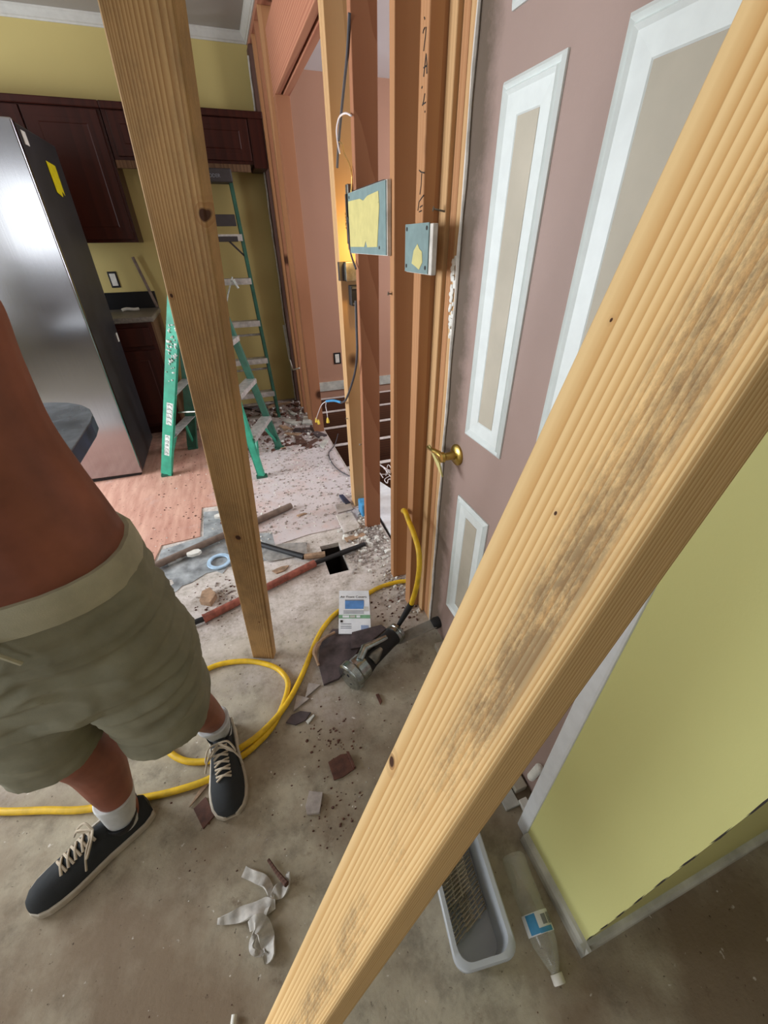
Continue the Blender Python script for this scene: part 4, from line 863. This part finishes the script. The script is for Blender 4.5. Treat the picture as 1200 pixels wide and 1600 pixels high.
# ================================================================== FLOOR TOOLS
tag(MB().tube([fl(238, 886, .03), fl(455, 790, .03)], .020, 12).build('long_pipe', 'pipe'), 'long grey-brown pipe lying across the cut floor behind the post', 'pipe')
pb = E('demolition_bar', fl(430, 915, 0), 'long black bar with rusty red handle lying past the floor hole', 'pry bar')
q0, q1, q2, q3 = fl(290, 978, .022), fl(318, 967, .022), fl(492, 880, .024), fl(570, 850, .02)
MB().tube([q0, q1], .013, 10).tube([q2, q2.lerp(q3, .5)], .013, 10).tube([q2.lerp(q3, .5), q3], [.016, .012], 10).build('steel_shaft', 'black', pb)
MB().tube([q1, q1.lerp(q2, .02), q1.lerp(q2, .5), q2], [.023, .020, .018, .020], 14).build('red_grip', 'red_handle', pb)
hm_ = E('hammer', fl(440, 865, 0), 'hammer with black rubber handle and worn wooden neck by the post', 'hammer')
a, b2, c_ = fl(405, 850, .022), fl(475, 870, .022), fl(508, 866, .022)
MB().tube([a, a.lerp(b2, .5), b2], [.016, .014, .017], 12).build('rubber_grip', 'black', hm_)
MB().tube([b2, c_], [.015, .018], 8).build('wooden_neck', 'wood_chip', hm_)
MB().prism([fl(*q, .0062) for q in ((398, 862), (440, 850), (478, 848), (480, 866), (420, 878))], (0, 0, .004)).build('scrap_under', 'alu', hm_); bpy.data.objects['scrap_under'].name = 'flat_blade'
tag(MB().rings([[fl(343, 878, .008)+V((r*math.cos(a), r*math.sin(a), z)) for a in [k*2*math.pi/32 for k in range(32)]] for r, z in ((.045, 0), (.062, 0), (.064, .004), (.062, .01), (.045, .01), (.043, .004), (.045, 0))], False).build('tape_ring', 'pale_blue'), 'pale blue plastic ring lying on the torn vinyl flooring', 'ring')
for n_m, q, lab, sz in (('clear_connector', (303, 864), 'clear plastic connector beside the long pipe on torn flooring', .035), ('paper_scrap', (343, 806), 'crumpled clear wrapper beside the post in the cut floor', .03)):
    c = fl(*q, .012+sz*.5); tag(MB().ell(c, sz*1.3, sz*.8, sz*.5, 7).build(n_m, 'white'), lab, 'plastic scrap')
tag(MB().tube([fl(262, 882, .012), fl(296, 866, .012)], .012, 8).tube([fl(275, 876, .012), fl(283, 872, .012)], .016, 8).build('plastic_fitting', 'lino'), 'grey plastic fitting lying along the long pipe', 'fitting')
# rag
def ribbon(mb, pts, wid, th=.0025):
    sp = spline(pts, 6); ws = [v.x for v in spline([V((w_, 0, 0)) for w_ in wid], 6)]; rg = []
    for i, p_ in enumerate(sp):
        t = (sp[min(i+1, len(sp)-1)]-sp[max(i-1, 0)]).normalized(); s = V((-t.y, t.x, 0)).normalized(); tw = .6*math.sin(i*.35); s = (s*math.cos(tw)+V((0, 0, 1))*math.sin(tw)); n2 = t.cross(s); w_ = ws[i]
        wob = .003*math.sin(i*1.3)
        p_ = V((p_.x, p_.y, max(p_.z, abs(math.sin(tw))*w_+.003)))
        rg.append([p_+s*w_+n2*th, p_+n2*(th+wob), p_-s*w_+n2*th, p_-s*w_-n2*th, p_+n2*(wob-th), p_+s*w_-n2*th])
    mb.rings(rg)
rg_ = MB(); f_ = lambda x, y, z=.01: fl(x, y, z)
ribbon(rg_, [f_(381, 1362), f_(400, 1370), f_(416, 1380), f_(424, 1400), f_(418, 1420), f_(405, 1445), f_(394, 1470), f_(394, 1485, .02), f_(405, 1490), f_(414, 1485)], [.012, .013, .012, .008, .006, .006, .006, .006, .006, .004])
ribbon(rg_, [f_(340, 1440), f_(362, 1434), f_(390, 1424), f_(415, 1416), f_(430, 1412)], [.006, .012, .018, .018, .010])
ribbon(rg_, [f_(390, 1448, .02), f_(400, 1440, .03), f_(412, 1450, .02), f_(418, 1470), f_(422, 1490), f_(412, 1500)], [.010, .016, .020, .018, .014, .008])
ribbon(rg_, [f_(424, 1404), f_(434, 1394), f_(446, 1384), f_(451, 1362, .02)], [.005, .016, .014, .003])
tag(rg_.build('torn_rag', 'rag'), 'twisted torn strips of dirty white cloth on the bare floor', 'rag')
tag(MB().tube([f_(419, 1343), f_(432, 1362), f_(448, 1382, .03)], [.004, .005, .007], 6).build('twig_scrap', 'stud_dark'), 'thin dark stick poking under the white cloth strips', 'stick')
tag(MB().tube([f_(366, 1585), f_(363, 1608)], .006, 10).build('white_tube', 'white'), 'short white plastic tube at the bottom edge of the floor', 'plastic tube')
tag(MB().prism([fl(*q, .002) for q in ((296, 1262), (300, 1258), (330, 1222), (326, 1220), (318, 1226))], (0, 0, .005)).build('lath_strip', 'wood_chip'), 'thin pale wooden strip lying between the two sneakers', 'wood strip')
tag(MB().prism([fl(*q, .001) for q in ((303, 1265), (322, 1246), (336, 1275), (318, 1296))], (0, 0, .006)).build('brown_tile', 'brown_chip'), 'dark brown square chip beside the forward sneaker', 'tile chip')
# ================================================================== TUB, BOTTLE
R_ = {k: fl(*q, .115) for k, q in dict(nl=(716, 1530), nr=(812, 1492), fr=(752, 1308), fl=(678, 1385)).items()}
c_near = (R_['nl']+R_['nr'])/2; dirn = (R_['fr']-R_['nr']); dirn.z = 0; ln = .335; dirn.normalize(); sdn = V((dirn.y, -dirn.x, 0))
wd_ = abs((R_['nr']-R_['nl']).dot(sdn)); ctr = c_near+dirn*(ln/2); ctr.z = 0
tu = E('storage_tub', ctr, 'open translucent white plastic tub holding strips of collated nails', 'plastic tub')
def rr(wx, ly, z, rad=.03, n=6):
    out = []
    for sx, sy, a0 in ((1, 1, 0), (-1, 1, 90), (-1, -1, 180), (1, -1, 270)):
        for i in range(n+1):
            a = math.radians(a0+90*i/n); out.append(ctr+sdn*(sx*(wx-rad)+rad*math.cos(a))+dirn*(sy*(ly-rad)+rad*math.sin(a))+V((0, 0, z)))
    return out
hw, hl = wd_/2, ln/2
MB().rings([rr(hw-.016, hl-.016, .001), rr(hw-.010, hl-.010, .10), rr(hw-.010, hl-.010, .103), rr(hw, hl, .105), rr(hw, hl, .118), rr(hw-.003, hl-.003, .121), rr(hw-.013, hl-.013, .121), rr(hw-.014, hl-.014, .10), rr(hw-.019, hl-.019, .005)]).build('tub_shell', 'frost', tu)
def ns(off, ang, z, tilt, nn, label):
    e2_ = E('nail_strip', ctr+sdn*off[0]+dirn*off[1]+V((0, 0, z)), label, 'nail strip')
    a_ = Matrix.Rotation(ang, 3, 'Z'); d = a_ @ dirn; s = a_ @ sdn; s = (s*math.cos(tilt)+V((0, 0, 1))*math.sin(tilt)); base = ctr+sdn*off[0]+dirn*off[1]+V((0, 0, z))
    mb = MB()
    for i in range(nn):
        p_ = base+d*(i-nn/2)*.0088; mb.tube([p_-s*.034-d*.016, p_+s*.034+d*.016], .0019, 5); mb.lathe([(.004, 0), (.004, .001)], p_+s*.034+d*.016, s, 6)
    mb.build('nails', 'nail', e2_)
    MB().tube([base-d*nn/2*.0088-s*.01, base+d*nn/2*.0088-s*.01], .0018, 5).tube([base-d*nn/2*.0088+s*.012, base+d*nn/2*.0088+s*.012], .0018, 5).build('collation_wire', 'nail', e2_)
ns((-.026, .02), .05, .018, .15, 26, 'left strip of collated nails lying in the plastic tub')
ns((.014, .04), .02, .024, -.2, 27, 'middle strip of collated nails lying in the plastic tub')
ns((-.008, .07), -.08, .042, .25, 24, 'upper strip of collated nails crossing the others in the tub')
b0 = fl(800, 1335, .034); b1 = fl(858, 1492, .02); ba = (b1-b0).normalized(); BL = (b1-b0).length
bt = E('water_bottle', V((b0.x, b0.y, 0)), 'empty clear plastic bottle with blue and white label lying by the tub', 'bottle')
k = BL/.24
MB().lathe([(.012, .004), (.026, 0), (.0325, .008), (.033, .02), (.031, .05), (.033, .08), (.032, .12), (.033, .155), (.030, .175), (.018, .205), (.012, .218), (.012, .228)], b0, ba, 28).build('bottle_body', 'clear', bt) if k < 1.3 else None
MB().lathe([(.0336, .118), (.0338, .12), (.0338, .155), (.0336, .157)], b0, ba, 28, False).build('bottle_label', 'paper', bt)
bs_ = ba.cross(V((0, 0, 1))).normalized(); bu = bs_.cross(ba)
def arc(z0, z1, a0, a1, mat, nm2):
    rg = [[b0+ba*z+(bs_*math.cos(a)+bu*math.sin(a))*r for a in [a0+(a1-a0)*i/10 for i in range(11)]] for z, r in ((z0, .0342), (z1, .0342))]
    vs = rg[0]+rg[1]; MB().add(vs, [(i, i+1, 12+i, 11+i) for i in range(10)]).build(nm2, mat, bt)
arc(.12, .155, .5, 1.3, 'blue', 'label_band'); arc(.147, .156, 1.3, 2.4, 'blue', 'label_band'); arc(.125, .143, 1.7, 2.1, 'grey_ink', 'label_print')
for i in range(4): arc(.124, .144, 2.2+i*.12, 2.25+i*.12, 'ink', 'barcode')
MB().lathe([(.014, .222), (.0145, .224), (.0145, .238), (.013, .240)], b0, ba, 20).build('bottle_cap', 'white', bt)
# ================================================================== SCRAPS
def chip(name, px, mat, label, cat, h=.006, z=.001, tilt=0):
    tag(MB().prism([fl(*q, z)+V((0, 0, tilt*i)) for i, q in enumerate(px)], (0, 0, h)).build(name, mat, bevel=.0008), label, cat)
chip('tile_shard', [(477, 1092), (482, 1068), (501, 1071)], 'grey_chip', 'pale triangular tile shard nearest the tool head', 'tile shard')
chip('tile_shard', [(459, 1112), (464, 1087), (484, 1092)], 'grey_chip', 'pale triangular tile shard closest to the yellow hose', 'tile shard')
chip('brown_tile', [(513, 1192), (532, 1180), (545, 1178), (556, 1201), (536, 1215), (522, 1220)], 'brown_chip', 'dark brown four-sided tile piece in the middle of the floor', 'tile chip')
chip('brown_tile', [(541, 1175), (545, 1175), (556, 1199), (552, 1201)], 'brown_chip', 'narrow brown sliver on the edge of the brown tile piece', 'tile chip', z=.008)
chip('grey_block', [(478, 1262), (484, 1238), (505, 1240), (500, 1272), (480, 1274)], 'grey_chip', 'grey block scrap with slot on the floor below the brown tile piece', 'scrap', .012)
chip('dark_sliver', [(587, 1086), (592, 1085), (597, 1096), (594, 1102)], 'brown_chip', 'small dark leaf-shaped sliver under the tool', 'scrap')
chip('wood_scrap', [(478, 1128), (490, 1117), (492, 1119), (482, 1132)], 'shoe_trim', 'short white sliver beside the dark scrap near the hose', 'scrap')
chip('dark_scrap', [(447, 1130), (456, 1118), (470, 1112), (486, 1114), (478, 1126), (462, 1134)], 'dark_scrap', 'dark grey torn scrap right of the hose coil', 'scrap')
chip('dark_board', [(500, 1010), (520, 985), (560, 985), (566, 1010), (530, 1062), (506, 1072), (498, 1040)], 'dark_scrap', 'rough dark weathered board piece under the power tool', 'scrap board', .012)
chip('dark_board', [(550, 990), (596, 978), (604, 984), (570, 1012), (548, 1016)], 'dark_scrap', 'flat dark shingle piece between the booklet and tool', 'scrap board', .01, .014)
tag(MB().tube(spline([fl(523, 988, .02), fl(503, 1000, .03), fl(492, 1018, .03), fl(498, 1040, .015)]), [.006]*8+[.011]*6+[.005]*5, 8).build('curled_peel', 'wood_chip'), 'curled tan peel of trim left of the power tool', 'scrap')
chip('wood_scrap', [(314, 945), (318, 930), (330, 924), (340, 934), (330, 948)], 'wood_chip', 'brown chunk with a splinter between the long bar and torn flooring', 'wood scrap', .03)
chip('wood_scrap', [(425, 893), (440, 886), (452, 884), (446, 892), (432, 897)], 'wood_chip', 'thin curled wood piece between hammer and red handle', 'wood scrap')
chip('wood_scrap', [(463, 806), (475, 802), (480, 803), (466, 808)], 'wood_chip', 'short dark wood sliver right of the pipe end', 'wood scrap', z=.007)
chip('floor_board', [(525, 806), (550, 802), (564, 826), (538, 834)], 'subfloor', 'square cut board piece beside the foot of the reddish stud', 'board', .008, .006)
chip('floor_board', [(524, 790), (548, 786), (552, 797), (528, 803)], 'grey_chip', 'small dusty board above the square cut piece', 'board', .01, .006)
chip('metal_scrap', [(530, 776), (536, 775), (548, 788), (540, 790)], 'stone_edge', 'dark bluish metal scrap near the blue box', 'metal scrap', .015, .006)
chip('yellow_splinter', [(538, 842), (568, 834), (572, 838), (542, 848)], 'wood_chip', 'long tan splinter beside the floor hole', 'wood scrap', .01, .006)
# larger demolition scraps near the far corner
rs = random.Random(3)
spots = [(.45, 3.20), (.34, 3.45), (.56, 3.35), (.18, 3.72), (.36, 3.78), (.10, 3.55), (.30, 3.62), (.48, 3.50), (.22, 3.85), (.42, 3.98), (.50, 4.22), (.33, 4.28), (.12, 4.2), (-.05, 3.72), (.52, 3.72), (.38, 3.30), (.20, 3.22), (-.10, 3.45), (.05, 3.98), (.56, 3.15), (.46, 4.05), (.28, 4.05), (.02, 4.32), (-.2, 4.15), (-.35, 3.9)]
cols = ['stud_dark', 'grey_chip', 'wood_chip', 'shoe_trim', 'dark_scrap']; cn = {'stud_dark': 'dark brown board', 'grey_chip': 'grey plaster', 'wood_chip': 'tan splintered', 'shoe_trim': 'dirty white', 'dark_scrap': 'charcoal torn'}
for i, (x, y) in enumerate(spots):
    a = rs.uniform(0, 3.14); L = rs.uniform(.05, .16); W = rs.uniform(.015, .06); mtn = cols[(i*7) % 5]; d = V((math.cos(a), math.sin(a), 0)); s = V((-d.y, d.x, 0)); c = V((x, y, .0065))
    q = [c-d*L-s*W, c+d*L*rs.uniform(.6, 1)-s*W*rs.uniform(.4, 1), c+d*L+s*W*.5, c-d*L*rs.uniform(.2, .9)+s*W]
    o = MB().prism(q, (0, 0, rs.uniform(.006, .02))).build('demolition_scrap', mtn, bevel=.001)
    where = 'near the corner studs' if y > 4.0 and x > .25 else 'under the tall ladder' if y > 3.6 and x < .35 else 'by the opening in the stud wall' if x > .3 else 'behind the small green ladder'
    shp = 'long narrow ' if L > 3.2*W and L > .1 else 'small ' if L < .085 else 'broad ' if W > .04 else 'slim '
    tag(o, shp+cn[mtn]+' scrap '+where+(' against the wall' if y > 4.15 else ' farthest from the post' if i in (1, 10) else ' beside the green foot' if i == 8 else ' closest to the ladder' if abs(y-3.6) < .2 else ''), 'scrap', 'demolition scraps in the far corner')
seen = {}
for o in sorted([o for o in COL.objects if o.get('group') == 'demolition scraps in the far corner'], key=lambda o: min(v.co.y for v in o.data.vertices)):
    if o['label'] in seen: o['label'] = o['label'].replace(' closest to the ladder', '')+', the farther one'
    seen[o['label']] = 1
# crumb stuff
def crumbs(name, mat, label, gens, seed):
    r = random.Random(seed); mb = MB()
    for n, fx, s0, s1, zb in gens:
        for _ in range(n):
            x, y = fx(r); sz = r.uniform(s0, s1)*r.uniform(.5, 1); k = r.randint(4, 6); a0 = r.uniform(0, 6.28); st2 = r.uniform(.5, 1)
            if hx0-.01 < x < hx1+.01 and hy0-.01 < y < hy1+.01: continue
            ps = [V((x+sz*math.cos(a0+j*6.283/k)*r.uniform(.6, 1), y+sz*st2*math.sin(a0+j*6.283/k)*r.uniform(.6, 1), zb)) for j in range(k)]
            tz = V((r.uniform(-.3, .3)*sz, r.uniform(-.3, .3)*sz, sz*r.uniform(.3, .9))); top = [p_*.35+V((x, y, zb))*.65+tz for p_ in ps]
            mb.rings([ps, [p_.lerp(t, .45)+V((0, 0, sz*.18)) for p_, t in zip(ps, top)], top], True, False)
    tag(mb.build(name, mat), label, 'debris', kind='stuff')
U = lambda a, b, c, d: (lambda r: (r.uniform(a, b), r.uniform(c, d)))
def along(r): 
    y = r.uniform(1.15, 2.3); return (.60-abs(r.gauss(0, .07)), y)
def pile(cx, cy, s): return lambda r: (min(.62, r.gauss(cx, s)), r.gauss(cy, s))
crumbs('plaster_crumbs', 'grey_chip', 'pale plaster crumbs strewn along the stud wall and kitchen floor', [(420, along, .005, .018, .0), (240, pile(.53, 1.78, .06), .006, .022, .002), (130, pile(.42, 1.62, .04), .006, .02, 0), (700, U(-.25, .6, 2.0, 3.4), .004, .018, .006), (420, U(-.1, .58, 3.1, 4.4), .008, .034, .006), (160, U(-.7, .4, .5, 1.9), .002, .005, 0), (60, pile(-.30, 1.60, .05), .005, .014, 0)], 1)
crumbs('wood_crumbs', 'brown_chip', 'dark brown splinters and crumbs scattered over the whole floor', [(170, U(-.5, .5, .2, 1.9), .0015, .006, 0), (60, pile(.06, .74, .05), .003, .009, 0), (60, pile(.02, .52, .06), .002, .008, 0), (320, U(-.7, .6, 2.0, 3.4), .003, .010, .006), (330, U(-.2, .58, 3.1, 4.4), .008, .04, .006), (60, pile(-.30, 1.56, .07), .004, .012, 0), (70, pile(.50, 1.2, .08), .004, .012, 0), (40, U(.2, .9, -.5, .02), .002, .005, 0)], 2)
crumbs('white_crumbs', 'white', 'bright white paint and drywall chips among the debris', [(220, along, .005, .018, .002), (360, U(-.2, .6, 1.95, 3.3), .003, .012, .006), (60, U(-.7, -.2, 1.95, 3.0), .002, .008, .006), (70, U(0, .55, 3.3, 4.2), .01, .03, .008), (50, pile(.50, 1.75, .06), .014, .034, .002), (60, U(-.7, .5, .2, 1.8), .0015, .004, 0), (80, pile(.56, 1.9, .07), .006, .02, .002)], 5)
